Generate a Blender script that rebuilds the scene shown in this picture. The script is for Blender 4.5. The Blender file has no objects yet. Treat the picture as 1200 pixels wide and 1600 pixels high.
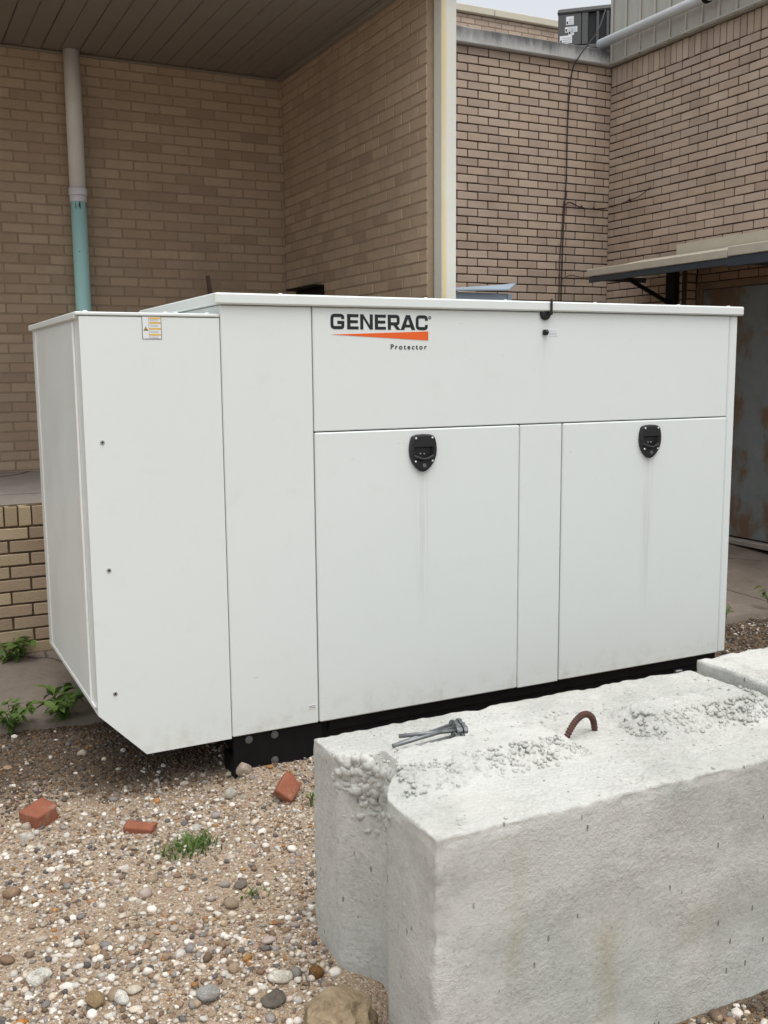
import bpy, bmesh, math, random
import numpy as np
from mathutils import Vector, Matrix, noise as mn

random.seed(7); rng = np.random.default_rng(7)
scene = bpy.context.scene
col = scene.collection
rad = math.radians

# ------------------------------------------------------------------ camera
CAM = np.array([-1.1735, -3.7066, 1.4392]); YAW, PITCH, ROLL, FPX = 0.464, -0.1397, -0.0084, 1575.85
def cam_axes():
    f = np.array([math.sin(YAW)*math.cos(PITCH), math.cos(YAW)*math.cos(PITCH), math.sin(PITCH)])
    r = np.array([math.cos(YAW), -math.sin(YAW), 0.0]); u = np.cross(r, f)
    c, s = math.cos(ROLL), math.sin(ROLL)
    return c*r + s*u, -s*r + c*u, f
CR, CU, CF = cam_axes()
cam_data = bpy.data.cameras.new('camera'); cam = bpy.data.objects.new('camera', cam_data); col.objects.link(cam)
cam.matrix_world = Matrix(((CR[0], CU[0], -CF[0], CAM[0]), (CR[1], CU[1], -CF[1], CAM[1]), (CR[2], CU[2], -CF[2], CAM[2]), (0, 0, 0, 1)))
cam_data.sensor_fit = 'HORIZONTAL'; cam_data.sensor_width = 36.0; cam_data.lens = 36.0*FPX/1200.0
cam_data.clip_start = 0.05; cam_data.clip_end = 400.0
scene.camera = cam
def project(P):
    """photo pixel (1200x1600) and depth of a world point: only used to rank which bricks show largest"""
    d = np.asarray(P, float) - CAM; z = d @ CF
    if z < 0.05: return -9999.0, -9999.0, z
    return 600 + FPX*(d @ CR)/z, 800 - FPX*(d @ CU)/z, z

# ------------------------------------------------------------------ sky and sun (overcast)
SUN_EL, SUN_AZ = rad(72), rad(180)          # azimuth clockwise from +Y: high above, behind the camera
world = bpy.data.worlds.new('World'); scene.world = world; world.use_nodes = True
wn = world.node_tree.nodes; wl = world.node_tree.links
bg = wn['Background']
sky = wn.new('ShaderNodeTexSky'); sky.sky_type = 'NISHITA'; sky.sun_disc = False
sky.sun_elevation = SUN_EL; sky.sun_rotation = SUN_AZ; sky.air_density = 1.0; sky.dust_density = 6.0; sky.ozone_density = 1.0
hs = wn.new('ShaderNodeHueSaturation'); hs.inputs['Saturation'].default_value = 0.25
cloud = wn.new('ShaderNodeMix'); cloud.data_type = 'RGBA'; cloud.inputs[0].default_value = 0.45        # even cloud deck over the clear-sky gradient
cloud.inputs[7].default_value = (4.75, 5.05, 5.3, 1.0)
wl.new(sky.outputs['Color'], hs.inputs['Color']); wl.new(hs.outputs['Color'], cloud.inputs[6]); wl.new(cloud.outputs[2], bg.inputs['Color'])
bg.inputs['Strength'].default_value = 0.15
sun_data = bpy.data.lights.new('sun', 'SUN'); sun_data.energy = 1.1; sun_data.angle = rad(60); sun_data.color = (1.0, 0.985, 0.955)
sun = bpy.data.objects.new('sun', sun_data); col.objects.link(sun)
sdir = Vector((math.sin(SUN_AZ)*math.cos(SUN_EL), math.cos(SUN_AZ)*math.cos(SUN_EL), math.sin(SUN_EL)))
sun.rotation_euler = sdir.to_track_quat('Z', 'Y').to_euler(); sun.location = sdir*30
scene.view_settings.view_transform = 'Standard'; scene.view_settings.look = 'None'
scene.view_settings.gamma = 1.0; scene.view_settings.use_curve_mapping = False
scene.view_settings.exposure = 0.43
scene.cycles.max_bounces = 5; scene.cycles.diffuse_bounces = 3; scene.cycles.glossy_bounces = 2; scene.cycles.transmission_bounces = 2

# ------------------------------------------------------------------ materials
class NT:
    """small helper round a material's node tree"""
    def __init__(s, name):
        s.m = bpy.data.materials.new(name); s.m.use_nodes = True
        s.n = s.m.node_tree.nodes; s.l = s.m.node_tree.links; s.b = s.n['Principled BSDF']
        s.pos = s.n.new('ShaderNodeNewGeometry').outputs['Position']
    def put(s, sock, v):
        if isinstance(v, (int, float)): sock.default_value = v
        elif isinstance(v, (tuple, list)):
            if len(v) == 3 and sock.type == 'RGBA': v = tuple(v) + (1.0,)
            sock.default_value = v
        else: s.l.new(v, sock)
    def noise(s, scale, detail=3.0, rough=0.55, vec=None, stretch=None, col_out=False):
        t = s.n.new('ShaderNodeTexNoise'); t.inputs['Scale'].default_value = scale
        t.inputs['Detail'].default_value = detail; t.inputs['Roughness'].default_value = rough
        s.l.new(s.vec(vec, stretch), t.inputs['Vector'])
        return t.outputs['Color' if col_out else 'Fac']
    def vec(s, vec=None, stretch=None):
        v = vec or s.pos
        if stretch:
            m = s.n.new('ShaderNodeMapping'); m.inputs['Scale'].default_value = stretch
            s.l.new(v, m.inputs['Vector']); v = m.outputs['Vector']
        return v
    def voronoi(s, scale, out='Distance', feature='F1', vec=None, stretch=None):
        t = s.n.new('ShaderNodeTexVoronoi'); t.feature = feature; t.inputs['Scale'].default_value = scale
        s.l.new(s.vec(vec, stretch), t.inputs['Vector']); return t.outputs[out]
    def ramp(s, fac, stops, interp='LINEAR'):
        r = s.n.new('ShaderNodeValToRGB'); e = r.color_ramp.elements; r.color_ramp.interpolation = interp
        while len(e) < len(stops): e.new(0.5)
        for el, (p, c) in zip(e, stops):
            el.position = p; el.color = (c, c, c, 1) if isinstance(c, (int, float)) else tuple(c) + (1,)
        s.l.new(fac, r.inputs['Fac']); return r.outputs['Color']
    def mix(s, fac, a, b, blend='MIX'):
        m = s.n.new('ShaderNodeMix'); m.data_type = 'RGBA'; m.blend_type = blend
        s.put(m.inputs[0], fac); s.put(m.inputs[6], a); s.put(m.inputs[7], b); return m.outputs[2]
    def math(s, op, a, b=0.0, c=None, clamp=False):
        m = s.n.new('ShaderNodeMath'); m.operation = op; m.use_clamp = clamp
        s.put(m.inputs[0], a); s.put(m.inputs[1], b)
        if c is not None: s.put(m.inputs[2], c)
        return m.outputs[0]
    def xyz(s, vec=None):
        x = s.n.new('ShaderNodeSeparateXYZ'); s.l.new(vec or s.pos, x.inputs[0]); return x.outputs
    def smooth(s, v, a, b):
        m = s.n.new('ShaderNodeMapRange'); m.interpolation_type = 'SMOOTHSTEP'
        s.put(m.inputs['Value'], v); m.inputs['From Min'].default_value = a; m.inputs['From Max'].default_value = b
        return m.outputs['Result']
    def bump(s, h, strength=0.3, dist=0.01, prev=None):
        b = s.n.new('ShaderNodeBump'); b.inputs['Strength'].default_value = strength; b.inputs['Distance'].default_value = dist
        s.l.new(h, b.inputs['Height'])
        if prev is not None: s.l.new(prev, b.inputs['Normal'])
        return b.outputs['Normal']
    def attr(s, name):
        a = s.n.new('ShaderNodeAttribute'); a.attribute_name = name; return a.outputs['Color']
    def ocol(s): return s.n.new('ShaderNodeObjectInfo').outputs['Color']
    def done(s, color, rough=0.6, normal=None, metallic=0.0, spec=None):
        s.put(s.b.inputs['Base Color'], color); s.put(s.b.inputs['Roughness'], rough); s.put(s.b.inputs['Metallic'], metallic)
        if spec is not None: s.b.inputs['Specular IOR Level'].default_value = spec
        if normal is not None: s.l.new(normal, s.b.inputs['Normal'])
        return s.m

M = {}
def plain(name, c, rough=0.6, metallic=0.0, var=0.12, scale=20.0, bump=0.05, spec=None):
    t = NT(name); n = t.noise(scale, 4)
    c2 = t.mix(n, tuple(x*(1-var) for x in c), tuple(min(1, x*(1+var)) for x in c))
    M[name] = t.done(c2, rough, t.bump(t.noise(scale*6, 3), bump, 0.004), metallic, spec); return M[name]

def paint_material():
    t = NT('white_paint'); x, y, z = t.xyz()
    base = t.mix(t.noise(1.3, 3), (0.718, 0.757, 0.735), (0.743, 0.779, 0.76))
    base = t.mix(t.math('MULTIPLY', t.smooth(t.noise(9.0, 5, 0.7), 0.52, 0.8), 0.35), base, (0.66, 0.665, 0.62))
    # grime that has run down below the latches and the cap
    tot = None
    wob = t.math('MULTIPLY', t.math('SUBTRACT', t.noise(6.0, 1, stretch=(0.1, 0.1, 1.0)), 0.5), 0.02)
    fine = t.smooth(t.noise(120.0, 2, 0.7, stretch=(1.0, 1.0, 0.02)), 0.35, 0.75)
    xw = t.math('ADD', x, wob)
    for cx, zt, zb, w, k in ((0.861, 1.03, 0.25, 0.045, 0.24), (2.085, 1.03, 0.12, 0.050, 0.30), (0.832, 1.04, 0.45, 0.03, 0.12), (1.478, 1.60, 1.22, 0.05, 0.18)):
        d = t.math('ABSOLUTE', t.math('SUBTRACT', xw, cx))
        m = t.math('SUBTRACT', 1.0, t.smooth(d, 0.0, w))
        m = t.math('MULTIPLY', m, t.math('SUBTRACT', 1.0, t.smooth(z, zt-0.02, zt)))
        m = t.math('MULTIPLY', m, t.smooth(z, zb, zb+0.5))
        m = t.math('MULTIPLY', m, fine)
        m = t.math('MULTIPLY', m, k)
        m = t.math('MULTIPLY', m, t.smooth(y, 0.2, 0.1))
        tot = m if tot is None else t.math('ADD', tot, m, clamp=True)
    base = t.mix(tot, base, (0.30, 0.28, 0.22))
    # dust splashed along the lowest edge, a few scuffs
    low = t.math('MULTIPLY', t.math('SUBTRACT', 1.0, t.smooth(z, -0.02, 0.16)), t.smooth(t.noise(14.0, 5, 0.7), 0.42, 0.75))
    base = t.mix(t.math('MULTIPLY', low, 0.38), base, (0.42, 0.36, 0.28))
    sc = t.smooth(t.noise(55.0, 2, 0.4, stretch=(0.25, 1, 1)), 0.775, 0.80)
    base = t.mix(t.math('MULTIPLY', sc, 0.35), base, (0.35, 0.33, 0.30))
    nb = t.bump(t.noise(1.6, 2), 0.25, 0.012)
    nb = t.bump(t.noise(420.0, 2), 0.05, 0.001, nb)
    M['paint'] = t.done(base, t.ramp(t.noise(4.0, 4), [(0.3, 0.28), (0.7, 0.42)]), nb, spec=0.45)
paint_material()
plain('black_steel', (0.006, 0.006, 0.0065), 0.6, 0.0, 0.5, 14, 0.15, spec=0.2)
plain('black_plastic', (0.011, 0.012, 0.013), 0.42, 0.0, 0.2, 30, 0.1)
plain('dark_gap', (0.02, 0.02, 0.02), 0.8)
plain('logo_black', (0.01, 0.01, 0.012), 0.4, bump=0)
plain('logo_orange', (0.80, 0.12, 0.015), 0.4, var=0.05, bump=0)
plain('label_white', (0.78, 0.79, 0.80), 0.4, var=0.03, bump=0)
plain('label_gold', (0.72, 0.46, 0.06), 0.4, var=0.1, bump=0)
plain('label_grey', (0.42, 0.45, 0.50), 0.4, var=0.2, scale=400, bump=0)
plain('steel', (0.45, 0.45, 0.44), 0.38, 0.9, 0.25, 30, 0.1)
plain('galvanised', (0.20, 0.21, 0.215), 0.42, 0.75, 0.35, 60, 0.2)
plain('bolt_and_highlight_white', (0.88, 0.88, 0.86), 0.4, bump=0)  # white of the lid bolts and of the modelled edge highlights
plain('pvc_white', (0.76, 0.74, 0.70), 0.45, var=0.14, scale=7)
plain('pvc_collar', (0.76, 0.75, 0.79), 0.45, var=0.08)
plain('cable', (0.02, 0.016, 0.016), 0.6)
plain('vine', (0.055, 0.028, 0.02), 0.85, scale=60)
plain('awning_cream', (0.53, 0.49, 0.40), 0.5, var=0.12, scale=9)
plain('awning_blue', (0.040, 0.052, 0.066), 0.5, var=0.25, scale=8)
plain('ac_grey', (0.095, 0.095, 0.095), 0.5, 0.2, 0.12)
plain('ac_dark', (0.012, 0.013, 0.014), 0.7)
plain('coping_cream', (0.60, 0.55, 0.44), 0.55, var=0.1, scale=5)
plain('cabinet_blue', (0.27, 0.33, 0.40), 0.5, 0.1, 0.15, 9)
plain('roof_felt', (0.16, 0.155, 0.15), 0.9, var=0.3, scale=8)
plain('conduit', (0.55, 0.57, 0.58), 0.45, var=0.15, scale=12)

def loose_brick_material():
    t = NT('orange_brick')
    c = t.mix(t.noise(22, 5, 0.7), (0.20, 0.07, 0.042), (0.36, 0.14, 0.085))
    c = t.mix(t.math('MULTIPLY', t.smooth(t.noise(13, 5, 0.7), 0.5, 0.68), 0.65), c, (0.40, 0.29, 0.21))      # dust and old mortar
    M['orange_brick'] = t.done(c, 0.95, t.bump(t.noise(90, 4, 0.7), 0.7, 0.006), spec=0.15)
loose_brick_material()

def teal_pipe():
    t = NT('teal_paint'); x, y, z = t.xyz()
    c = t.mix(t.noise(8, 4), (0.48, 0.84, 0.83), (0.53, 0.89, 0.88))
    # dark runs of wet primer just below the collar
    m = t.math('MULTIPLY', t.smooth(t.noise(70, 2, stretch=(1, 1, 0.06)), 0.55, 0.66), t.smooth(t.math('ADD', z, t.math('MULTIPLY', t.noise(60, 1, stretch=(1, 1, 0.02)), 0.06)), 2.58, 2.61))
    c = t.mix(m, c, (0.02, 0.05, 0.055))
    sp = t.smooth(t.noise(60, 2), 0.72, 0.75)
    M['teal'] = t.done(t.mix(sp, c, (0.08, 0.15, 0.14)), 0.45, t.bump(t.noise(50, 3), 0.1, 0.004))
teal_pipe()

def brick_material(name, a, b, rough=0.9):
    t = NT(name)
    tint = t.mix(1.0, t.ocol(), t.attr('tint'), 'MULTIPLY')
    c = t.mix(t.noise(7.0, 4, 0.6), a, b)
    c = t.mix(1.0, c, tint, 'MULTIPLY')
    sp = t.smooth(t.noise(160.0, 3, 0.6), 0.56, 0.72)
    c = t.mix(t.math('MULTIPLY', sp, 0.3), c, (0.12, 0.08, 0.055))
    c = t.mix(t.math('MULTIPLY', t.smooth(t.noise(1.1, 5, 0.65, stretch=(1, 1, 0.5)), 0.5, 0.75), 0.35), c, (0.17, 0.125, 0.09))
    nb = t.bump(t.noise(90.0, 2, 0.7), 0.45, 0.006)
    M[name] = t.done(c, rough, nb, spec=0.2)
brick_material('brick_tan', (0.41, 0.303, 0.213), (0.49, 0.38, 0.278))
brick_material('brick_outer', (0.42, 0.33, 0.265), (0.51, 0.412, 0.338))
def mortar(name, c, bumpy=0.6):
    t = NT(name); n = t.noise(30, 5, 0.7)
    M[name] = t.done(t.mix(n, tuple(x*0.7 for x in c), tuple(x*1.25 for x in c)), 0.95, t.bump(t.noise(150, 4), bumpy, 0.006), spec=0.1)
mortar('mortar_tan', (0.34, 0.26, 0.185)); mortar('mortar_dark', (0.075, 0.05, 0.035)); mortar('mortar_brown', (0.12, 0.085, 0.055))

def concrete(name, a, b, stain, kind):
    t = NT(name); x, y, z = t.xyz()
    c = t.mix(t.ramp(t.noise(3.0, 6, 0.62), [(0.3, 0.0), (0.7, 1.0)]), a, b)
    c = t.mix(t.math('MULTIPLY', t.smooth(t.noise(28, 5, 0.7), 0.45, 0.75), 0.4), c, tuple(v*0.72 for v in a))
    c = t.mix(t.math('MULTIPLY', t.smooth(t.noise(1.4, 4, 0.6), 0.5, 0.7), 0.30), c, stain)
    h = t.noise(60, 4, 0.72)
    if kind == 'block':
        # faces that stand upright keep a greener, smoother cement skin; brown runs with their own shape
        xw = t.math('ADD', x, t.math('MULTIPLY', t.math('SUBTRACT', t.noise(7, 3), 0.5), 0.09))
        front = t.smooth(y, -1.70, -1.76)
        for cx, w, z0, z1, k in ((0.14, 0.04, -0.1, 0.36, 0.45), (0.42, 0.07, -0.6, 0.06, 0.5), (0.72, 0.12, -0.5, 0.1, 0.25)):
            d = t.math('ABSOLUTE', t.math('SUBTRACT', xw, cx))
            m = t.math('MULTIPLY', t.math('SUBTRACT', 1.0, t.smooth(d, 0.0, w)), t.math('SUBTRACT', 1.0, t.smooth(z, z1-0.1, z1)))
            m = t.math('MULTIPLY', m, t.smooth(z, z0, z0+0.15))
            m = t.math('MULTIPLY', m, front)
            c = t.mix(t.math('MULTIPLY', m, k), c, (0.34, 0.285, 0.185))
        # small elongated pits left by the form
        pit = t.math('SUBTRACT', 1.0, t.smooth(t.voronoi(30, stretch=(1.0, 1.0, 0.36)), 0.075, 0.11))
        keep = t.smooth(t.noise(5, 3), 0.46, 0.54)
        mott = t.noise(85, 4, 0.75)
        c = t.mix(t.math('MULTIPLY', t.smooth(mott, 0.54, 0.68), 0.42), c, (0.22, 0.215, 0.19))
        c = t.mix(t.math('MULTIPLY', t.smooth(mott, 0.47, 0.34), 0.30), c, (0.66, 0.65, 0.60))
        c = t.mix(t.math('MULTIPLY', t.smooth(t.noise(2.2, 4, 0.6), 0.48, 0.62), 0.25), c, (0.36, 0.39, 0.355))
        c = t.mix(t.math('MULTIPLY', t.smooth(t.noise(1.7, 5, 0.65, vec=t.vec(None, (1, 1, 1.4))), 0.50, 0.60), 0.45), c, (0.64, 0.635, 0.60))
        pit = t.math('MULTIPLY', pit, keep)
        c = t.mix(t.math('MULTIPLY', pit, 0.75), c, (0.14, 0.13, 0.115))
        h = t.math('SUBTRACT', t.math('ADD', t.math('MULTIPLY', h, 0.7), t.math('MULTIPLY', t.noise(7, 3, 0.55, stretch=(0.5, 1, 1.5)), 0.9)), t.math('MULTIPLY', pit, 0.6))
        nz = t.n.new('ShaderNodeNewGeometry'); nzz = t.xyz(nz.outputs['True Normal'])[2]
        lump = t.math('MULTIPLY', t.math('SUBTRACT', 1.0, t.voronoi(75)), t.smooth(nzz, 0.3, 0.8))
        patch = t.ramp(t.noise(3.2, 1), [(0.35, 0.35), (0.65, 1.0)])
        nb = t.bump(t.math('MULTIPLY', patch, t.math('ADD', t.math('ADD', h, t.math('MULTIPLY', mott, 0.5)), t.math('MULTIPLY', lump, 0.8))), 0.7, 0.011)
    elif kind == 'slab':
        crack = t.math('SUBTRACT', 1.0, t.smooth(t.voronoi(0.9, 'Distance', 'DISTANCE_TO_EDGE', vec=t.mix(0.12, t.pos, t.noise(3, 4, col_out=True))), 0.0, 0.012))
        c = t.mix(t.math('MULTIPLY', crack, 0.8), c, (0.05, 0.042, 0.035))
        nb = t.bump(h, 0.45, 0.008)
    else:
        # weathered coping: soot gathers along its upper edge in streaks
        m = t.smooth(t.math('ADD', z, t.math('MULTIPLY', t.noise(16, 4, 0.65, stretch=(1, 1, 0.25)), 0.16)), 4.14, 4.27)
        m = t.math('MULTIPLY', m, t.smooth(t.noise(1.2, 3), 0.36, 0.58))
        c = t.mix(t.math('MULTIPLY', m, 0.85), c, (0.06, 0.06, 0.062))
        nb = t.bump(h, 0.4, 0.006)
    M[name] = t.done(c, 0.93, nb, spec=0.2)
concrete('concrete_block', (0.42, 0.42, 0.39), (0.57, 0.57, 0.535), (0.36, 0.335, 0.265), 'block')
concrete('concrete_slab', (0.18, 0.148, 0.12), (0.25, 0.21, 0.172), (0.10, 0.082, 0.065), 'slab')
concrete('concrete_coping', (0.44, 0.44, 0.43), (0.55, 0.55, 0.54), (0.30, 0.30, 0.29), 'coping')
concrete('concrete_deck', (0.30, 0.27, 0.235), (0.39, 0.35, 0.31), (0.22, 0.19, 0.16), 'slab')

def ground_material():
    t = NT('ground_dirt'); x, y, z = t.xyz()
    sand = t.mix(t.noise(9, 6, 0.7), (0.27, 0.195, 0.136), (0.46, 0.35, 0.255))
    speck = t.voronoi(170, 'Color')
    sv = t.n.new('ShaderNodeSeparateColor'); t.l.new(speck, sv.inputs[0])
    sand = t.mix(t.math('MULTIPLY', t.smooth(sv.outputs[0], 0.74, 0.84), 0.7), sand, (0.56, 0.48, 0.38))
    sand = t.mix(t.math('MULTIPLY', t.smooth(sv.outputs[1], 0.84, 0.92), 0.7), sand, (0.16, 0.12, 0.085))
    soil = t.mix(t.noise(14, 6, 0.7), (0.095, 0.074, 0.055), (0.19, 0.145, 0.105))
    soil = t.mix(t.smooth(t.noise(3.0, 4), 0.55, 0.7), soil, (0.27, 0.18, 0.09))
    yy = t.math('ADD', y, t.math('MULTIPLY', t.math('SUBTRACT', t.noise(2.6, 5, 0.65), 0.5), 0.7))
    m = t.smooth(yy, 0.06, 0.34)
    right = t.smooth(t.math('ADD', x, t.math('MULTIPLY', t.noise(3, 4), 0.4)), 0.5, 0.75)      # darker soil on the far side of the block
    m = t.math('MAXIMUM', m, right)
    c = t.mix(m, sand, soil)
    nb = t.bump(t.math('ADD', t.noise(35, 4, 0.75), t.math('MULTIPLY', t.voronoi(170), -0.5)), 0.9, 0.012)
    M['ground'] = t.done(c, 0.97, nb, spec=0.15)
ground_material()

def pebble_material():
    t = NT('pebbles'); c = t.mix(1.0, t.attr('tint'), t.ramp(t.noise(70, 4, 0.65), [(0.3, 0.78), (0.7, 1.15)]), 'MULTIPLY')
    M['pebbles'] = t.done(c, 0.8, t.bump(t.noise(160, 3), 0.3, 0.003), spec=0.3)
    t = NT('stone'); c = t.mix(t.ramp(t.noise(22, 5, 0.7), [(0.3, 0.0), (0.7, 1.0)]), (0.62, 0.60, 0.55), (1.15, 1.12, 1.05))
    c = t.mix(1.0, c, t.ocol(), 'MULTIPLY')
    c = t.mix(t.math('MULTIPLY', t.smooth(t.noise(48, 4, 0.75), 0.52, 0.66), 0.5), c, (0.20, 0.15, 0.10))
    M['stone'] = t.done(c, 0.9, t.bump(t.noise(75, 4, 0.75), 0.9, 0.012), spec=0.2)
pebble_material()

def leaf_material(name, a, b):
    t = NT(name); c = t.mix(t.noise(40, 4), a, b); c = t.mix(0.65, c, t.ocol(), 'MULTIPLY')
    t.b.inputs['Subsurface Weight'].default_value = 0.0
    m = t.done(c, 0.55, t.bump(t.noise(120, 3), 0.2, 0.003), spec=0.35)
    tr = t.n.new('ShaderNodeBsdfTranslucent'); t.l.new(c, tr.inputs['Color'])
    mx = t.n.new('ShaderNodeMixShader'); mx.inputs[0].default_value = 0.25
    out = [n for n in t.n if n.type == 'OUTPUT_MATERIAL'][0]
    t.l.new(t.b.outputs[0], mx.inputs[1]); t.l.new(tr.outputs[0], mx.inputs[2]); t.l.new(mx.outputs[0], out.inputs['Surface'])
    M[name] = m
leaf_material('leaf', (0.075, 0.14, 0.03), (0.16, 0.25, 0.065)); leaf_material('grass', (0.06, 0.12, 0.02), (0.15, 0.23, 0.06))
leaf_material('dry_leaf', (0.20, 0.15, 0.08), (0.34, 0.28, 0.16))

def siding_material():
    t = NT('metal_siding')
    c = t.mix(t.noise(6, 5, 0.65, stretch=(1, 1, 0.25)), (0.34, 0.33, 0.29), (0.44, 0.425, 0.375))
    c = t.mix(t.math('MULTIPLY', t.smooth(t.noise(9, 4, stretch=(1, 1, 0.1)), 0.55, 0.75), 0.4), c, (0.17, 0.16, 0.135))
    M['siding'] = t.done(c, 0.5, t.bump(t.noise(12, 3), 0.1, 0.006))
    t = NT('soffit_metal')
    c = t.mix(t.noise(5, 4), (0.205, 0.175, 0.145), (0.25, 0.215, 0.18))
    M['soffit'] = t.done(c, 0.6, t.bump(t.noise(18, 3), 0.1, 0.005))
    t = NT('rusty_door'); 
    n = t.noise(2.6, 6, 0.68, stretch=(1, 1, 0.6))
    c = t.mix(t.noise(6, 5, 0.6), (0.16, 0.19, 0.195), (0.27, 0.30, 0.305))
    c = t.mix(t.math('MULTIPLY', t.smooth(n, 0.43, 0.58), 0.85), c, (0.17, 0.09, 0.04))
    c = t.mix(t.smooth(t.noise(5.5, 6, 0.7), 0.60, 0.70), c, (0.28, 0.17, 0.085))
    M['door'] = t.done(c, 0.6, t.bump(t.noise(40, 5), 0.25, 0.004))
    t = NT('wood_frame')
    c = t.mix(t.noise(30, 4, stretch=(1, 1, 0.1)), (0.16, 0.10, 0.06), (0.26, 0.18, 0.12))
    M['wood'] = t.done(c, 0.75, t.bump(t.noise(60, 4, stretch=(1, 1, 0.1)), 0.3, 0.004))
    t = NT('column_paint'); x, y, z = t.xyz()
    c = t.mix(t.noise(5, 3), (0.60, 0.59, 0.53), (0.66, 0.65, 0.59))
    m = t.math('SUBTRACT', 1.0, t.smooth(t.math('ADD', x, t.math('MULTIPLY', t.noise(9, 3, stretch=(1, 1, 0.15)), 0.02)), 1.785, 1.81))
    m = t.math('MULTIPLY', m, t.smooth(t.noise(5, 4, stretch=(1, 1, 0.3)), 0.15, 0.55))
    m = t.math('MULTIPLY', m, t.smooth(x, 1.7612, 1.7635))
    c = t.mix(t.math('MULTIPLY', m, 0.85), c, (0.62, 0.49, 0.23))
    M['column'] = t.done(c, 0.5, t.bump(t.noise(25, 3), 0.12, 0.004))
    t = NT('rebar_rust')
    c = t.mix(t.noise(26, 5, 0.7), (0.04, 0.028, 0.025), (0.12, 0.042, 0.026))
    M['rebar'] = t.done(c, 0.85, t.bump(t.noise(180, 4), 0.5, 0.003))
siding_material()

# ------------------------------------------------------------------ mesh helpers
def raw_mesh(name, V, F, mats, mi=None, smooth=False):
    me = bpy.data.meshes.new(name); me.from_pydata([tuple(v) for v in V], [], [tuple(f) for f in F])
    for m in (mats if isinstance(mats, (list, tuple)) else [mats]): me.materials.append(M[m])
    if mi is not None: me.polygons.foreach_set('material_index', mi)
    if smooth: me.polygons.foreach_set('use_smooth', [True]*len(me.polygons))
    me.update(); return me
def np_mesh(name, V, F, mat, smooth=False, tint=None):
    V = np.asarray(V, np.float32); F = np.asarray(F, np.int32); k = F.shape[1]
    me = bpy.data.meshes.new(name); me.vertices.add(len(V)); me.vertices.foreach_set('co', V.ravel())
    me.loops.add(F.size); me.loops.foreach_set('vertex_index', F.ravel())
    me.polygons.add(len(F)); me.polygons.foreach_set('loop_start', np.arange(0, F.size, k, dtype=np.int32))
    me.polygons.foreach_set('loop_total', np.full(len(F), k, np.int32))
    if smooth: me.polygons.foreach_set('use_smooth', np.ones(len(F), bool))
    me.materials.append(M[mat]); me.update(calc_edges=True)
    if tint is not None:
        a = me.color_attributes.new('tint', 'FLOAT_COLOR', 'POINT'); a.data.foreach_set('color', np.asarray(tint, np.float32).ravel())
    return me
def link(name, me, parent=None, loc=None):
    o = bpy.data.objects.new(name, me); col.objects.link(o)
    if parent is not None: o.parent = parent
    if loc is not None: o.location = loc
    return o
def tag(o, label=None, cat=None, group=None, kind=None):
    if label: o['label'] = label
    if cat: o['category'] = cat
    if group: o['group'] = group
    if kind: o['kind'] = kind
    return o
def empty(name, label, cat, loc=(0, 0, 0), group=None):
    o = bpy.data.objects.new(name, None); o.empty_display_size = 0.1; col.objects.link(o); o.location = loc
    return tag(o, label, cat, group)
def cbox(x0, x1, y0, y1, z0, z1, b=0.003):
    """chamfered box: verts, faces"""
    c = np.array([(x0+x1)/2, (y0+y1)/2, (z0+z1)/2]); h = np.array([x1-x0, y1-y0, z1-z0])/2
    b = min(b, h.min()*0.6)
    if b <= 0:
        V = [c + h*np.array(s) for s in [(-1,-1,-1),(1,-1,-1),(1,1,-1),(-1,1,-1),(-1,-1,1),(1,-1,1),(1,1,1),(-1,1,1)]]
        return V, [(0,3,2,1),(4,5,6,7),(0,1,5,4),(1,2,6,5),(2,3,7,6),(3,0,4,7)]
    V = []; idx = {}
    for sx in (-1, 1):
        for sy in (-1, 1):
            for sz in (-1, 1):
                for ax in range(3):
                    s = np.array([sx, sy, sz], float); p = c + s*(h-b); p[ax] = c[ax] + s[ax]*h[ax]
                    idx[(sx, sy, sz, ax)] = len(V); V.append(p)
    F = []
    for ax in range(3):
        a1, a2 = (ax+1) % 3, (ax+2) % 3
        for s in (-1, 1):
            q = []
            for u, v in ((-1,-1),(1,-1),(1,1),(-1,1)):
                k = [0,0,0]; k[ax] = s; k[a1] = u; k[a2] = v; q.append(idx[(k[0],k[1],k[2],ax)])
            F.append(tuple(q) if s > 0 else tuple(reversed(q)))
        for u in (-1, 1):            # edges running along ax
            for v in (-1, 1):
                q = []
                for s, fa in ((-1,a1),(1,a1),(1,a2),(-1,a2)):
                    k = [0,0,0]; k[ax] = s; k[a1] = u; k[a2] = v; q.append(idx[(k[0],k[1],k[2],fa)])
                F.append(tuple(q) if u*v < 0 else tuple(reversed(q)))
    for sx in (-1, 1):
        for sy in (-1, 1):
            for sz in (-1, 1):
                q = [idx[(sx,sy,sz,a)] for a in range(3)]
                F.append(tuple(q) if sx*sy*sz > 0 else tuple(reversed(q)))
    return V, F
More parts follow.
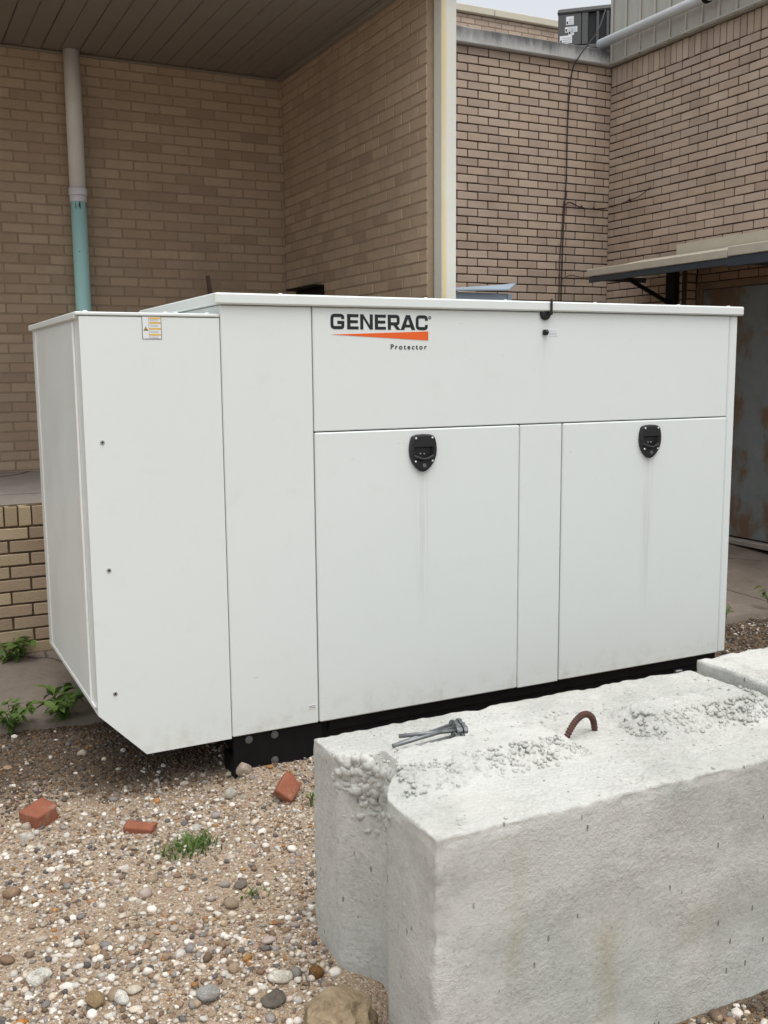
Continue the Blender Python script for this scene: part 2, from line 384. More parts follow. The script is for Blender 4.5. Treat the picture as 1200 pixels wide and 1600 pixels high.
class MB:
    def __init__(s): s.V = []; s.F = []; s.I = []
    def add(s, VF, mi=0):
        n = len(s.V); s.V += [tuple(v) for v in VF[0]]; s.F += [tuple(i+n for i in f) for f in VF[1]]; s.I += [mi]*len(VF[1]); return s
    def box(s, *a, b=0.003, mi=0): return s.add(cbox(*a, b=b), mi)
    def poly_y(s, pts, y, t, mi=0):
        """flat polygon in the xz plane facing -y, t thick"""
        n = len(pts); V = [(x, y, z) for x, z in pts] + [(x, y+t, z) for x, z in pts]
        area = sum(pts[i][0]*pts[(i+1) % n][1]-pts[(i+1) % n][0]*pts[i][1] for i in range(n))
        f = tuple(range(n)); F = [f if area > 0 else f[::-1]]
        for i in range(n):
            j = (i+1) % n; q = (i, i+n, j+n, j); F.append(q if area > 0 else q[::-1])
        return s.add((V, F), mi)
    def build(s, name, mats, parent=None, smooth=False): return link(name, raw_mesh(name, s.V, s.F, mats, s.I, smooth), parent)
def tube(pts, r, n=10, caps=True):
    P = [Vector(p) for p in pts]; V = []; F = []
    R = r if isinstance(r, (list, tuple)) else [r]*len(P)
    up = None
    for i, p in enumerate(P):
        d = (P[min(i+1, len(P)-1)] - P[max(i-1, 0)]).normalized()
        if up is None: up = d.orthogonal().normalized()
        up = (up - d*up.dot(d)).normalized(); s = d.cross(up)
        for k in range(n):
            a = 2*math.pi*k/n; V.append(tuple(p + (up*math.cos(a) + s*math.sin(a))*R[i]))
    for i in range(len(P)-1):
        for k in range(n):
            a = i*n+k; b = i*n+(k+1) % n; F.append((a, b, b+n, a+n))
    if caps: F.append(tuple(range(n))[::-1]); F.append(tuple(range((len(P)-1)*n, len(P)*n)))
    return V, F
def lathe_y(cx, y0, cz, prof, n=16):
    """prof = [(radius, offset toward -y)] around an axis along y"""
    V = []; F = []
    for r, o in prof:
        for k in range(n):
            a = 2*math.pi*k/n; V.append((cx + r*math.cos(a), y0 - o, cz + r*math.sin(a)))
    for i in range(len(prof)-1):
        for k in range(n):
            a = i*n+k; b = i*n+(k+1) % n; F.append((a, b, b+n, a+n))
    F.append(tuple(range((len(prof)-1)*n, len(prof)*n))); return V, F
def smoothstep(a, b, x):
    t = np.clip((x-a)/(b-a), 0, 1); return t*t*(3-2*t)
def fbm(p, octaves=4):
    v = 0.0; a = 0.5; q = Vector(p)
    for _ in range(octaves): v += a*mn.noise(q); q = q*2.03 + Vector((7.1, 3.3, 1.7)); a *= 0.5
    return v

# ------------------------------------------------------------------ ground
def gz(x, y):
    """height of the ground"""
    z = np.interp(y, [-60, -6, -4, -1.8, -1.1, -0.2, 0.3, 0.80, 3.0, 60], [-0.5, -0.5, -0.42, -0.345, -0.25, -0.20, -0.175, -0.13, -0.13, -0.13])
    return z
def gzn(x, y): return float(gz(x, y)) + 0.028*fbm((x*1.7, y*1.7, 0.3), 3) + 0.010*fbm((x*9, y*9, 2.0), 3) + 0.02*math.exp(-((x+0.75)**2+(y-0.62)**2)/0.12) + (0.038*math.exp(-((y-0.03)/0.09)**2) if 0.03 < x < 0.6 else 0.0)
def make_ground():
    xs = np.concatenate([[-60, -30, -15, -8, -5], np.arange(-3.0, 1.8, 0.035), np.arange(1.8, 5.4, 0.1), [6, 8, 12, 20, 35, 60]])
    ys = np.concatenate([[-60, -30, -15, -8, -6], np.arange(-4.4, 1.0, 0.035), np.arange(1.0, 4.0, 0.25), [6, 10, 20, 40, 60]])
    nx, ny = len(xs), len(ys)
    V = np.array([(x, y, gzn(x, y)) for y in ys for x in xs])
    a = (np.arange(ny-1)[:, None]*nx + np.arange(nx-1)[None]).ravel()
    F = np.stack([a, a+1, a+1+nx, a+nx], 1)
    tag(link('ground', np_mesh('ground', V, F, 'ground', True)), kind='structure')
make_ground()

def slab_z(y): return -0.085 + 0.066*(y-0.78)
def make_slab():
    """concrete apron along the building; its front edge is broken and partly buried"""
    xs = np.arange(-4.0, 6.01, 0.06); V = []; F = []
    prof = [0.78, 0.80, 0.9, 1.1, 1.4, 1.75, 2.2, 3.8]
    for x in xs:
        e = 0.07*fbm((x*2.3, 5.0, 0), 4)
        V.append((x, 0.775+e, slab_z(0.78)-0.14))
        for j, y in enumerate(prof):
            V.append((x, y + e*(1-j/len(prof)), slab_z(y) + 0.006*fbm((x*4, y*4, 1), 3) - (0.012 if j == 0 else 0)))
    n = len(prof)+1
    for i in range(len(xs)-1):
        for j in range(n-1): a = i*n+j; F.append((a, a+n, a+n+1, a+1))
    tag(link('concrete_apron', np_mesh('concrete_apron', V, F, 'concrete_slab', True)), kind='structure')
make_slab()

# ------------------------------------------------------------------ brick walls
BL, BH, JT = 0.203, 0.0677, 0.010          # module length, course height, joint
brick_meshes = {}
def brick_mesh(kind, mat, w, h, d, seed):
    key = (kind, mat, seed)
    if key not in brick_meshes:
        r = random.Random(hash((kind, seed)) & 0xffff)
        V, F = cbox(-w/2, w/2, -d, 0.0, -h/2, h/2, b=0.0032)
        V = [(x + r.uniform(-.0012, .0012), y + r.uniform(-.001, .001), z + r.uniform(-.0012, .0012)) for x, y, z in V]
        me = raw_mesh('brick', V, F, mat)
        a = me.color_attributes.new('tint', 'FLOAT_COLOR', 'POINT'); a.data.foreach_set('color', [1.0]*(4*len(V)))
        brick_meshes[key] = me
    return brick_meshes[key]
def behind_generator(px, py): return 130 < px < 1135 and 505 < py < 1015
def brick_wall(label, O, u, n, ulen, z0, z1, mat, mort, proud, tints, hole=None, core=0.09, soldier=None, uoff=0.0, first_half=False, maxn=300, jit=1.0, depth=0.06, rowlock=None, zc0=None):
    """O: corner at u=0 on the brick face, n: outward normal. bricks stand `proud` in front of the mortar."""
    O = np.array(O, float); u = np.array(u, float); n = np.array(n, float)
    w = empty('brick_wall', label, 'wall', tuple(O))
    rotz = math.atan2(-n[0], n[1]) if True else 0
    # local frame: x along u', y along n (outward), so rotate so that +y -> n ; x -> (n.y,-n.x)
    xl = np.array([n[1], -n[0], 0.0]); sgn = 1.0 if xl @ u > 0 else -1.0
    todo = []
    r = random.Random(len(label)*31 + int(ulen*100))
    def lay(uc, zc, wd, ht, kind):
        if hole and hole[0] < uc < hole[1] and hole[2] < zc < hole[3]: return
        P = O + u*uc + np.array([0, 0, zc - O[2]])
        px, py, dz = project(P)
        vis = -60 < px < 1260 and -60 < py < 1660 and dz > 0
        wt = (wd*ht/dz**2)*(1.0 if vis else 0.001)*(0.01 if behind_generator(px, py) else 1.0)*(max(0.05, -(n @ ((P-CAM)/np.linalg.norm(P-CAM)))))
        t = r.choice(tints); k = 1 + r.uniform(-0.06, 0.06)
        todo.append((wt, P, wd, ht, kind, (t[0]*k, t[1]*k, t[2]*k), r.uniform(-0.0018, 0.0018)*jit, r.gauss(0, 0.0045)*jit))
    ztop = z1
    if soldier: ztop = z1 - soldier
    if rowlock: ztop = z1 - rowlock
    base = zc0 if zc0 is not None else z0
    nc = int(math.ceil((ztop - base)/BH))
    for c in range(int(math.floor((z0-base)/BH)), nc):
        za = base + c*BH; zb = min(za+BH, ztop)
        if zb - za < 0.02 or za < z0-0.03: continue
        off = uoff - (BL/2 if (c % 2) ^ first_half else 0.0)
        a = off
        while a < ulen - 1e-6:
            a0 = max(a, 0.0); b0 = min(a+BL, ulen)
            if b0 - a0 > 0.035:
                cuts = [(a0, b0)]
                if hole:
                    zm_ = (za+zb)/2
                    if hole[2] < zm_ < hole[3]:
                        cuts = [(p, q) for p, q in ((a0, min(b0, hole[0])), (max(a0, hole[1]), b0)) if q - p > 0.03]
                for p, q in cuts: lay((p+q)/2, (za+zb)/2, q-p-JT, zb-za-JT, 's')
            a += BL
    if soldier or rowlock:
        hgt = soldier or rowlock; a = 0.0
        while a < ulen - 0.02:
            b = min(a+BH, ulen); lay((a+b)/2, z1-hgt/2, b-a-JT*0.8, hgt-JT, 'v'); a += BH
    todo.sort(key=lambda t: -t[0])
    W0, H0 = BL-JT, BH-JT
    V = []; F = []; T = []
    for i, (wt, P, wd, ht, kind, tint, dn, rt) in enumerate(todo):
        loc = P - O + n*dn
        if i < maxn:
            me = brick_mesh('s', mat, W0, H0, depth, i % 7)
            o = link('brick', me, w, tuple(loc)); o.rotation_euler = (rt*0.5, rt, rotz)
            o.scale = (wd/W0, 1.0, ht/H0); o.color = tint + (1.0,)
        else:
            b, f = cbox(-wd/2, wd/2, -depth, 0, -ht/2, ht/2, b=0.0032); k = len(V)
            V += [tuple(xl*v[0] + n*v[1] + np.array([0, 0, v[2]]) + loc) for v in b]; F += [tuple(q+k for q in g) for g in f]; T += [tint + (1.0,)]*len(b)
    if V:
        me = raw_mesh('brickwork', V, F, mat); a = me.color_attributes.new('tint', 'FLOAT_COLOR', 'POINT'); a.data.foreach_set('color', [c for t in T for c in t])
        o = link('brickwork', me, w); o.color = (1, 1, 1, 1); o['kind'] = 'stuff'
    # mortar core, in pieces round the opening
    mb = MB()
    def slab(ua, ub, za, zb):
        pts = []
        for s, zz in ((ua, za), (ub, za), (ub, zb), (ua, zb)):
            for dd in (-proud, -proud-core): pts.append(u*s + n*dd + np.array([0, 0, zz-O[2]]))
        A = np.array(pts); lo = A.min(0); hi = A.max(0)
        mb.box(lo[0], hi[0], lo[1], hi[1], lo[2], hi[2], b=0)
    e = 0.004
    if hole:
        slab(e, hole[0]-e, z0, z1-e); slab(hole[1]+e, ulen-e, z0, z1-e)
        if hole[3] < z1 - 0.02: slab(hole[0]-e, hole[1]+e, hole[3], z1-e)
    else: slab(e, ulen-e, z0, z1-e)
    mb.build('mortar', mort, w)
    return w

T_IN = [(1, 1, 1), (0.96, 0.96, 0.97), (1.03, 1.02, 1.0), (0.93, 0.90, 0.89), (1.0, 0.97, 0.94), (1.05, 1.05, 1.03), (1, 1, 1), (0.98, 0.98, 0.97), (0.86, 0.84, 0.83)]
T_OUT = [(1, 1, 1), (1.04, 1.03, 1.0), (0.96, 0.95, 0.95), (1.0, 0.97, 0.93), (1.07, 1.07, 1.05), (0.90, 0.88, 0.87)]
YB, XW, YW, XR, ZS = 3.75, 1.72, 1.49, 4.83, 3.604
DECK = 0.763
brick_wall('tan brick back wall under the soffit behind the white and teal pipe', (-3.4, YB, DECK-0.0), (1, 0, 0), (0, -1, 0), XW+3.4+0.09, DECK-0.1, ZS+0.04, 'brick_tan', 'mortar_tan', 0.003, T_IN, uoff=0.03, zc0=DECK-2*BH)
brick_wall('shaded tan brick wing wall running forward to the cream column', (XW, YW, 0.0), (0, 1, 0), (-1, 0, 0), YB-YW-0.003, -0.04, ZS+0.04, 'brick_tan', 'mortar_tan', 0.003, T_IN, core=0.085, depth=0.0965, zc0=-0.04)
brick_wall('brick wall with dark joints below the concrete coping, right of the column', (1.84, YB, 0.0), (1, 0, 0), (0, -1, 0), XR-1.84+0.15, 0.04, 4.062, 'brick_outer', 'mortar_dark', 0.010, T_OUT, zc0=4.062-60*BH)
brick_wall('brick side wall with a soldier course under the ribbed metal siding', (XR, -0.6, 0.04), (0, 1, 0), (-1, 0, 0), YB+0.6-0.003, 0.04, 4.055, 'brick_outer', 'mortar_dark', 0.010, T_OUT, hole=(0.9, 3.38, -1, 2.29), soldier=0.165, core=0.16, zc0=3.89-57*BH)
brick_wall('low brick dock wall capped with upright bricks, left of the generator', (-3.4, 1.75, -0.06), (1, 0, 0), (0, -1, 0), XW+3.4-0.01, -0.06, DECK, 'brick_tan', 'mortar_brown', 0.009, [(0.98, 1.0, 0.92), (0.90, 0.92, 0.84), (1.02, 1.05, 0.97), (0.84, 0.82, 0.79)], rowlock=0.112, uoff=0.05, zc0=DECK-0.112-11*BH)
brick_wall('pale brick parapet wall standing behind the roof below the sky', (4.2, 7.8, 4.0), (1, 0, 0), (0, -1, 0), 5.5, 4.6, 5.865, 'brick_outer', 'mortar_tan', 0.006, [(1.25, 1.25, 1.25), (1.35, 1.32, 1.3), (1.15, 1.12, 1.1)], maxn=140)

# copings, deck, roofs
def coping():
    o = MB().box(1.83, XR+0.3, YB-0.055, YB+0.30, 4.064, 4.188, b=0.008).build('wall_coping', 'concrete_coping'); tag(o, 'weathered grey concrete coping on the brick wall right of the column', 'coping')
    c = empty('parapet_coping', 'cream metal coping along the far brick parapet under the sky', 'coping', (4.2, 7.8, 5.87))
    x = 0.0
    for k in range(3):
        MB().box(x, x+1.98, -0.06, 0.32, 0.0, 0.085, b=0.006).build('coping_panel', 'coping_cream', c); x += 1.99
    tag(MB().box(-3.4, XW-0.02, 1.815, YB-0.004, DECK-0.16, DECK-0.006, b=0.004).build('dock_deck', 'concrete_deck'), 'raised concrete dock deck behind the low brick wall', 'deck')
    tag(MB().box(1.9, 12.0, YB+0.31, 7.9, 3.90, 4.02, b=0).build('flat_roof', 'roof_felt'), kind='structure')
coping()

def canopy():
    c = empty('canopy', 'brown metal soffit canopy over the shaded brick recess', 'canopy', (0, 0, ZS))
    x = 1.70; i = 0
    while x > -3.4:
        w = 0.1225
        # every panel is a shallow pan; alternate joints are wider
        MB().box(x-w+(0.006 if i % 2 else 0.003), x, 1.38, YB-0.03, 0.0 + (0.002 if i % 2 else 0), 0.02, b=0.003).build('soffit_panel', 'soffit', c)
        x -= w; i += 1
    MB().box(-3.4, 1.70, 1.39, YB+0.1, 0.024, 0.05, b=0).build('soffit_backing', 'dark_gap', c)
    MB().box(-3.4, 1.86, 1.38, YB+0.2, 0.052, 0.42, b=0.01).build('roof_slab', 'roof_felt', c)
    MB().box(-3.45, 1.90, 1.34, 1.376, -0.05, 0.45, b=0.006).build('fascia', 'coping_cream', c)
    MB().box(-3.4, 1.68, YB-0.032, YB-0.008, -0.018, -0.002, b=0.004).build('edge_trim', 'soffit', c)
    MB().box(1.672, 1.716, 1.38, YB-0.034, -0.022, -0.002, b=0.005).box(1.655, 1.672, 1.38, YB-0.034, -0.010, -0.003, b=0.003).build('edge_trim', 'soffit', c)
canopy()

def column():
    c = empty('steel_column', 'cream painted steel column with a yellow stain down its edge', 'column', (0, 0, 0))
    MB().box(1.7605, 1.856, 1.395, 1.486, -0.06, ZS-0.0, b=0.004).build('shaft', 'column', c)
    MB().box(1.745, 1.872, 1.38, 1.487, -0.07, -0.055, b=0.002).build('base_plate', 'column', c)
column()

# ------------------------------------------------------------------ right-hand wall fittings
def siding():
    s = empty('metal_siding', 'ribbed grey metal siding above the soldier course at upper right', 'siding', (XR, 0, 4.06))
    y = 3.690
    while y > 0.0:
        mb = MB(); mb.box(-0.046, -0.03, y-0.176, y, 0.0, 0.9, b=0.003); mb.box(-0.066, -0.047, y-0.030, y-0.004, 0.001, 0.899, b=0.006)
        mb.build('siding_panel', 'siding', s); y -= 0.180
    MB().box(-0.029, 0.2, 0.0, 3.69, 0.0, 0.9, b=0).build('backing', 'siding', s)
    MB().box(-0.080, -0.0665, 0.0, 3.69, 0.0, 0.016, b=0.002).build('flashing', 'siding', s)
    c = empty('conduit', 'grey plastic pipe running along the ribbed metal siding', 'pipe', (4.70, 0, 4.205))
    MB().add(tube([(0, 3.74, 0.035), (0, 2.2, 0.03), (0, 0.1, 0.02)], 0.040, 14)).build('pipe', 'conduit', c, True)
    for yy in (2.46, 1.4): MB().add(tube([(0, yy-0.02, 0.03), (0, yy+0.02, 0.03)], 0.048, 14)).box(0.0, 0.063, yy-0.012, yy+0.012, 0.03, 0.05).build('strap', 'black_steel', c)
siding()

def awning():
    a = empty('awning', 'small cream sheet metal awning with dark edge above the rusty door', 'awning', (0, 0, 0))
    y0, y1 = 3.21, 0.2; xo, xi = 4.23, 4.79
    zo, zi = 2.225, 2.345
    # sloping sheet made of pans
    y = y0
    while y > y1:
        w = 0.42
        V = [(xo-0.01, y-w+0.004, zo), (xo-0.01, y, zo), (xi, y, zi), (xi, y-w+0.004, zi)]; V += [(p[0], p[1], p[2]+0.012) for p in V]
        MB().add((V, [(0, 1, 2, 3), (7, 6, 5, 4), (0, 4, 5, 1), (1, 5, 6, 2), (2, 6, 7, 3), (3, 7, 4, 0)])).box(xo-0.012, xo+0.01, y-w+0.004, y, zo+0.013, zo+0.03, b=0.003).build('roof_sheet', 'awning_cream', a); y -= w
    MB().box(xo-0.032, xo-0.014, 1.66, y0+0.01, 2.196, 2.254, b=0.004).build('fascia', 'awning_cream', a)
    MB().box(xo-0.034, xo-0.014, y1, 1.654, 2.204, 2.270, b=0.004).build('fascia', 'awning_cream', a)
    MB().box(xo-0.024, xo-0.006, 1.66, y0-0.01, 2.145, 2.194, b=0.004).build('edge_angle', 'awning_blue', a)
    MB().box(xo-0.026, xo-0.006, y1, 1.656, 2.132, 2.202, b=0.004).build('edge_angle', 'awning_blue', a)
    MB().box(xo, xi, 3.16, 3.19, 2.16, 2.20, b=0.003).build('rafter', 'awning_blue', a)
    MB().box(xo, xi, 1.68, 1.71, 2.16, 2.20, b=0.003).build('rafter', 'awning_blue', a)
    MB().box(4.755, 4.815, 2.785, 2.885, 0.05, 2.33, b=0.004).build('wall_post', 'black_steel', a)
    MB().add(tube([(4.755, 2.84, 1.97), (4.27, 2.86, 2.185)], 0.018, 6)).build('strut', 'black_steel', a)
    # strip of render patched on the brick above the sheet, ragged at the top
    ys = np.arange(y1, 2.845, 0.035); V = []; F = []
    for yy in ys:
        e = 0.012*fbm((yy*6, 1, 3), 4)
        for x in (4.806, 4.822): V += [(x, yy, 2.30), (x, yy, 2.445+e)]
    for i in range(len(ys)-1):
        b = i*4; F += [(b, b+1, b+5, b+4), (b+1, b+3, b+7, b+5)]
    F += [(0, 2, 3, 1), (len(V)-4, len(V)-3, len(V)-1, len(V)-2)]
    MB().add((V, F)).build('wall_flashing', 'awning_cream', a)
awning()

def door():
    d = empty('rusty_door', 'rust streaked grey metal door in a brown frame at right edge', 'door', (0, 0, 0))
    X = 5.0
    MB().box(X+0.012, X+0.05, 0.42, 2.716, 0.075, 2.072, b=0.004).build('leaf', 'door', d)
    MB().box(X-0.01, X+0.07, 2.72, 2.776, 0.03, 2.13, b=0.004).build('frame_jamb', 'wood', d)
    MB().box(X-0.01, X+0.07, 0.36, 0.416, 0.03, 2.13, b=0.004).build('frame_jamb', 'wood', d)
    MB().box(X-0.008, X+0.068, 0.418, 2.718, 2.076, 2.13, b=0.004).build('frame_head', 'wood', d)
    MB().box(X-0.05, X+0.09, 0.30, 2.778, 0.02, 0.062, b=0.006).build('threshold', 'concrete_deck', d)
    MB().box(X+0.004, X+0.011, 1.5, 1.54, 1.0, 1.14, b=0.002).add(tube([(X+0.005, 1.52, 1.08), (X-0.05, 1.52, 1.08), (X-0.05, 1.62, 1.08)], 0.009, 8)).build('handle', 'steel', d)
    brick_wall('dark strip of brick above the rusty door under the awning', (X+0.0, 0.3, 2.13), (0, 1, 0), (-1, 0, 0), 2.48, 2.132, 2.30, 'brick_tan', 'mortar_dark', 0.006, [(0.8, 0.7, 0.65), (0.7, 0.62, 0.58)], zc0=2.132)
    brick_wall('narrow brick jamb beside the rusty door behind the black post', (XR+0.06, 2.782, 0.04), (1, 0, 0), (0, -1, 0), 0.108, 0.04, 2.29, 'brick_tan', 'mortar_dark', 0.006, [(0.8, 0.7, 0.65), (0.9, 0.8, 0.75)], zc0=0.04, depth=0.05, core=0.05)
    tag(MB().box(X+0.1, X+0.2, -0.6, 4.0, 0, 4.0, b=0).build('inner_wall', 'mortar_dark'), 'dark masonry backing behind the rusty door', 'wall')
door()

# ------------------------------------------------------------------ pipe, cable, vine, things on the roof and behind
def drain_pipe():
    p = empty('drain_pipe', 'vertical drain pipe, white above its collar and teal below', 'pipe', (0.178, YB-0.075, 0))
    MB().add(tube([(0, 0, 2.695), (0, 0, 3.2), (0, 0, ZS-0.001)], 0.0545, 24)).build('upper_pipe', 'pvc_white', p, False)
    for m, z0, z1, r in (('pvc_collar', 2.650, 2.70, 0.0625), ('pvc_collar', 2.607, 2.649, 0.0575)):
        V, F = tube([(0, 0, z0), (0, 0, z0+0.003), (0, 0, z1-0.003), (0, 0, z1)], [r-0.003, r, r, r-0.003], 24); MB().add((V, F)).build('collar', m, p, False)
    MB().add(tube([(0, 0, DECK), (0, 0, 1.6), (0, 0, 2.608)], 0.0525, 24)).build('lower_pipe', 'teal', p, False)
    for o in p.children:
        for pl in o.data.polygons: pl.use_smooth = len(pl.vertices) == 4
drain_pipe()

def spline(pts, k=8):
    P = [Vector(p) for p in pts]; out = []
    for i in range(len(P)-1):
        a = P[max(i-1, 0)]; b = P[i]; c = P[i+1]; d = P[min(i+2, len(P)-1)]
        for j in range(k):
            t = j/k; out.append(0.5*((2*b) + (c-a)*t + (2*a-5*b+4*c-d)*t*t + (3*b-a-3*c+d)*t**3))
    out.append(P[-1]); return out
def wires():
    y = YB-0.020
    pts = [(4.92, 3.95, 4.62), (4.60, 3.66, 4.30), (4.43, 3.66, 4.10), (4.395, y, 3.96), (4.36, y, 3.55), (4.355, y, 3.10), (4.335, y, 2.70), (4.325, y, 2.35), (4.32, y, 1.95), (4.325, y, 0.6)]
    tag(MB().add(tube(spline(pts), 0.0055, 7)).build('black_cable', 'cable', None, True), 'black cable hanging down the brick wall from the roof', 'cable')
    v = empty('dead_vine', 'thin dead vine creeping across the brick corner beside the cable', 'vine', (0, 0, 0))
    b = YB-0.008
    MB().add(tube(spline([(4.35, b-0.012, 2.86), (4.40, b-0.01, 2.885), (4.52, b-0.008, 2.85), (4.66, b-0.01, 2.845), (4.80, b-0.02, 2.86), (4.815, 3.62, 2.865), (4.815, 3.45, 2.885), (4.818, 3.32, 2.90), (4.818, 3.17, 2.955)], 6), [0.0055]*24+[0.0035]*25, 6)).build('stem', 'vine', v, True)
    MB().add(tube(spline([(4.325, b-0.012, 2.22), (4.42, b-0.01, 2.26), (4.55, b-0.01, 2.245), (4.70, b-0.01, 2.25)], 6), 0.0035, 6)).build('stem', 'vine', v, True)
    MB().add(tube(spline([(4.338, b-0.006, 2.9), (4.318, b-0.008, 2.6), (4.305, b-0.006, 2.42), (4.30, b-0.006, 2.1), (4.29, b-0.006, 1.6)], 6), 0.004, 6)).build('stem', 'vine', v, True)
    for q in ((4.66, b-0.01, 2.845), (4.52, b-0.012, 2.85), (4.815, 3.44, 2.885)):
        MB().add(tube([(q[0]-0.02, q[1], q[2]-0.006), (q[0], q[1]-0.006, q[2]+0.006), (q[0]+0.02, q[1], q[2]-0.002)], [0.004, 0.013, 0.004], 6)).build('node', 'vine', v, True)
wires()

def air_conditioner():
    a = empty('air_conditioner', 'dark grey rooftop air conditioner with white stickers beside the siding', 'air conditioner', (5.62, 5.62, 0))
    a.rotation_euler = (0, 0, rad(-43))
    L, D, z0, z1 = 0.92, 0.85, 4.80, 5.235
    MB().box(0.0, L, 0.0, D, z0, z0+0.05, b=0.012).build('base_pan', 'ac_grey', a)
    MB().box(0.025, L-0.025, 0.025, D-0.025, z0+0.052, z1-0.07, b=0.0).build('coil_core', 'ac_dark', a)
    # corner panel with stickers
    MB().box(0.0, 0.245, 0.0, 0.024, z0+0.052, z1-0.062, b=0.012).build('corner_panel', 'ac_grey', a)
    MB().box(0.250, 0.315, 0.0, 0.024, z0+0.052, z1-0.062, b=0.006).build('corner_panel', 'ac_grey', a)
    MB().box(0.0, 0.024, 0.026, D, z0+0.052, z1-0.062, b=0.006).build('side_panel', 'ac_grey', a)
    x = 0.40
    while x < L: MB().box(x, x+0.030, -0.002, 0.022, z0+0.052, z1-0.062, b=0.006).build('guard_bar', 'ac_grey', a); x += 0.105
    V = []; F = []   # rounded top cover
    rings = [(0.0, z1-0.06), (-0.012, z1-0.045), (-0.004, z1-0.012), (0.03, z1)]
    for e, z in rings:
        for k in range(4):
            cx, cy = ((e+.03, e+.03), (L-e-.03, e+.03), (L-e-.03, D-e-.03), (e+.03, D-e-.03))[k]
            for j in range(6):
                t = math.pi + k*math.pi/2 + j*math.pi/10; V.append((cx+0.03*math.cos(t), cy+0.03*math.sin(t), z))
    n = 24
    for i in range(len(rings)-1):
        for k in range(n): b = i*n+k; c = i*n+(k+1) % n; F.append((b, c, c+n, b+n))
    F += [tuple(range(3*n, 4*n)), tuple(range(n))[::-1]]
    MB().add((V, F)).build('top_cover', 'ac_grey', a, False)
    for (x0, x1, za, zb) in ((0.085, 0.165, 5.06, 5.145), (0.075, 0.205, 4.985, 5.04), (0.02, 0.15, 4.875, 4.955), (0.11, 0.17, 4.955, 4.982)):
        mb = MB(); mb.box(x0, x1, -0.003, -0.0005, za, zb, b=0)
        for k in range(3): mb.box(x0+0.03, x1-0.008, -0.0045, -0.0035, za+0.012+0.02*k, za+0.018+0.02*k, b=0, mi=1)
        mb.box(x0+0.006, x0+0.022, -0.0045, -0.0035, za+0.01, za+0.035, b=0, mi=2)
        mb.build('sticker', ['label_white', 'label_grey', 'logo_black'], a)
    for q in (0.12, 0.75): MB().box(q, q+0.09, 0.05, D-0.05, 4.02, z0-0.002, b=0.004).build('stand_rail', 'roof_felt', a)
air_conditioner()

def behind_things():
    c = empty('metal_cabinet', 'pale blue grey sheet metal cabinet top peeking over the generator lid', 'cabinet', (2.56, 2.6, 0))
    MB().box(0.0, 0.46, 0.0, 0.35, 0.04, 1.985, b=0.004).build('body', 'cabinet_blue', c)
    V = [(-0.02, -0.03, 1.99), (0.44, -0.03, 2.005), (0.505, -0.03, 2.055), (0.505, 0.38, 2.06), (-0.02, 0.38, 2.03)]
    V += [(x, y, z+0.008) for x, y, z in V]
    MB().add((V, [(0, 4, 3, 2, 1), (5, 6, 7, 8, 9)] + [(i, (i+1) % 5, (i+1) % 5+5, i+5) for i in range(5)])).build('bent_cover', 'cabinet_blue', c)
    MB().box(0.44, 0.478, -0.012, 0.0, 0.05, 1.98, b=0.003).build('edge_flange', 'cabinet_blue', c)
    b = empty('wall_bracket', 'black steel bracket fixed to the shaded wing wall above the lid', 'bracket', (XW, 0, 0))
    MB().box(-0.09, -0.0, 2.985, 3.50, 2.028, 2.042, b=0.002).build('shelf', 'black_steel', b)
    MB().box(-0.012, -0.001, 2.985, 3.50, 1.97, 2.026, b=0.002).build('web', 'black_steel', b)
    tag(MB().add(tube([(0.655, 2.2, DECK), (0.648, 2.2, 1.86), (0.632, 2.2, 2.0)], [0.016, 0.016, 0.012], 8)).build('steel_rod', 'vine', None), 'dark rod sticking up behind the left end of the lid', 'rod')
behind_things()

# ------------------------------------------------------------------ generator
XH, W, ZH, ZC, XE = -0.5133, 1.178, 1.649, 0.174, -0.340
X1, X2, X3, X4, L, ZM, HL, ZT = 0.3745, 1.3532, 1.5835, 2.5764, 2.6283, 1.1973, 1.692, 1.7305
def text_part(s, size, spacing, x, z, y, mat, parent, name, sx=1.0, align='LEFT'):
    cu = bpy.data.curves.new('t', 'FONT'); cu.body = s; cu.size = size; cu.space_character = spacing; cu.align_x = align; cu.extrude = 0.0004; cu.offset = 0.0004
    ob = bpy.data.objects.new('t', cu); col.objects.link(ob)
    me = bpy.data.meshes.new_from_object(ob.evaluated_get(bpy.context.evaluated_depsgraph_get()))
    bpy.data.objects.remove(ob); bpy.data.curves.remove(cu)
    me.transform(Matrix(((sx, 0, 0, x), (0, 0, -1, y), (0, 1, 0, z), (0, 0, 0, 1)))); me.materials.clear(); me.materials.append(M[mat])
    return link(name, me, parent)
def round_path(pts, r, k=5):
    out = [pts[0]]
    for i in range(1, len(pts)-1):
        a, b, c = (Vector(p) for p in pts[i-1:i+2]); rr = r[i-1] if isinstance(r, (list, tuple)) else r
        if rr <= 0: out.append(tuple(b)); continue
        p0 = b + (a-b).normalized()*rr; p2 = b + (c-b).normalized()*rr
        for j in range(k+1): t = j/k; out.append(tuple(p0*(1-t)**2 + b*2*t*(1-t) + p2*t*t))
    out.append(pts[-1]); return out
def stroke(pts, t):
    P = [Vector(p) for p in pts]; Lf = []; Rt = []
    for i, p in enumerate(P):
        d1 = (p - P[i-1]).normalized() if i else (P[1]-p).normalized(); d2 = (P[i+1]-p).normalized() if i < len(P)-1 else d1
        n1 = Vector((-d1.y, d1.x)); n2 = Vector((-d2.y, d2.x)); m = (n1+n2).normalized(); k = t/2/max(0.4, m.dot(n1))
        Lf.append(tuple(p+m*k)); Rt.append(tuple(p-m*k))
    return Lf, Rt
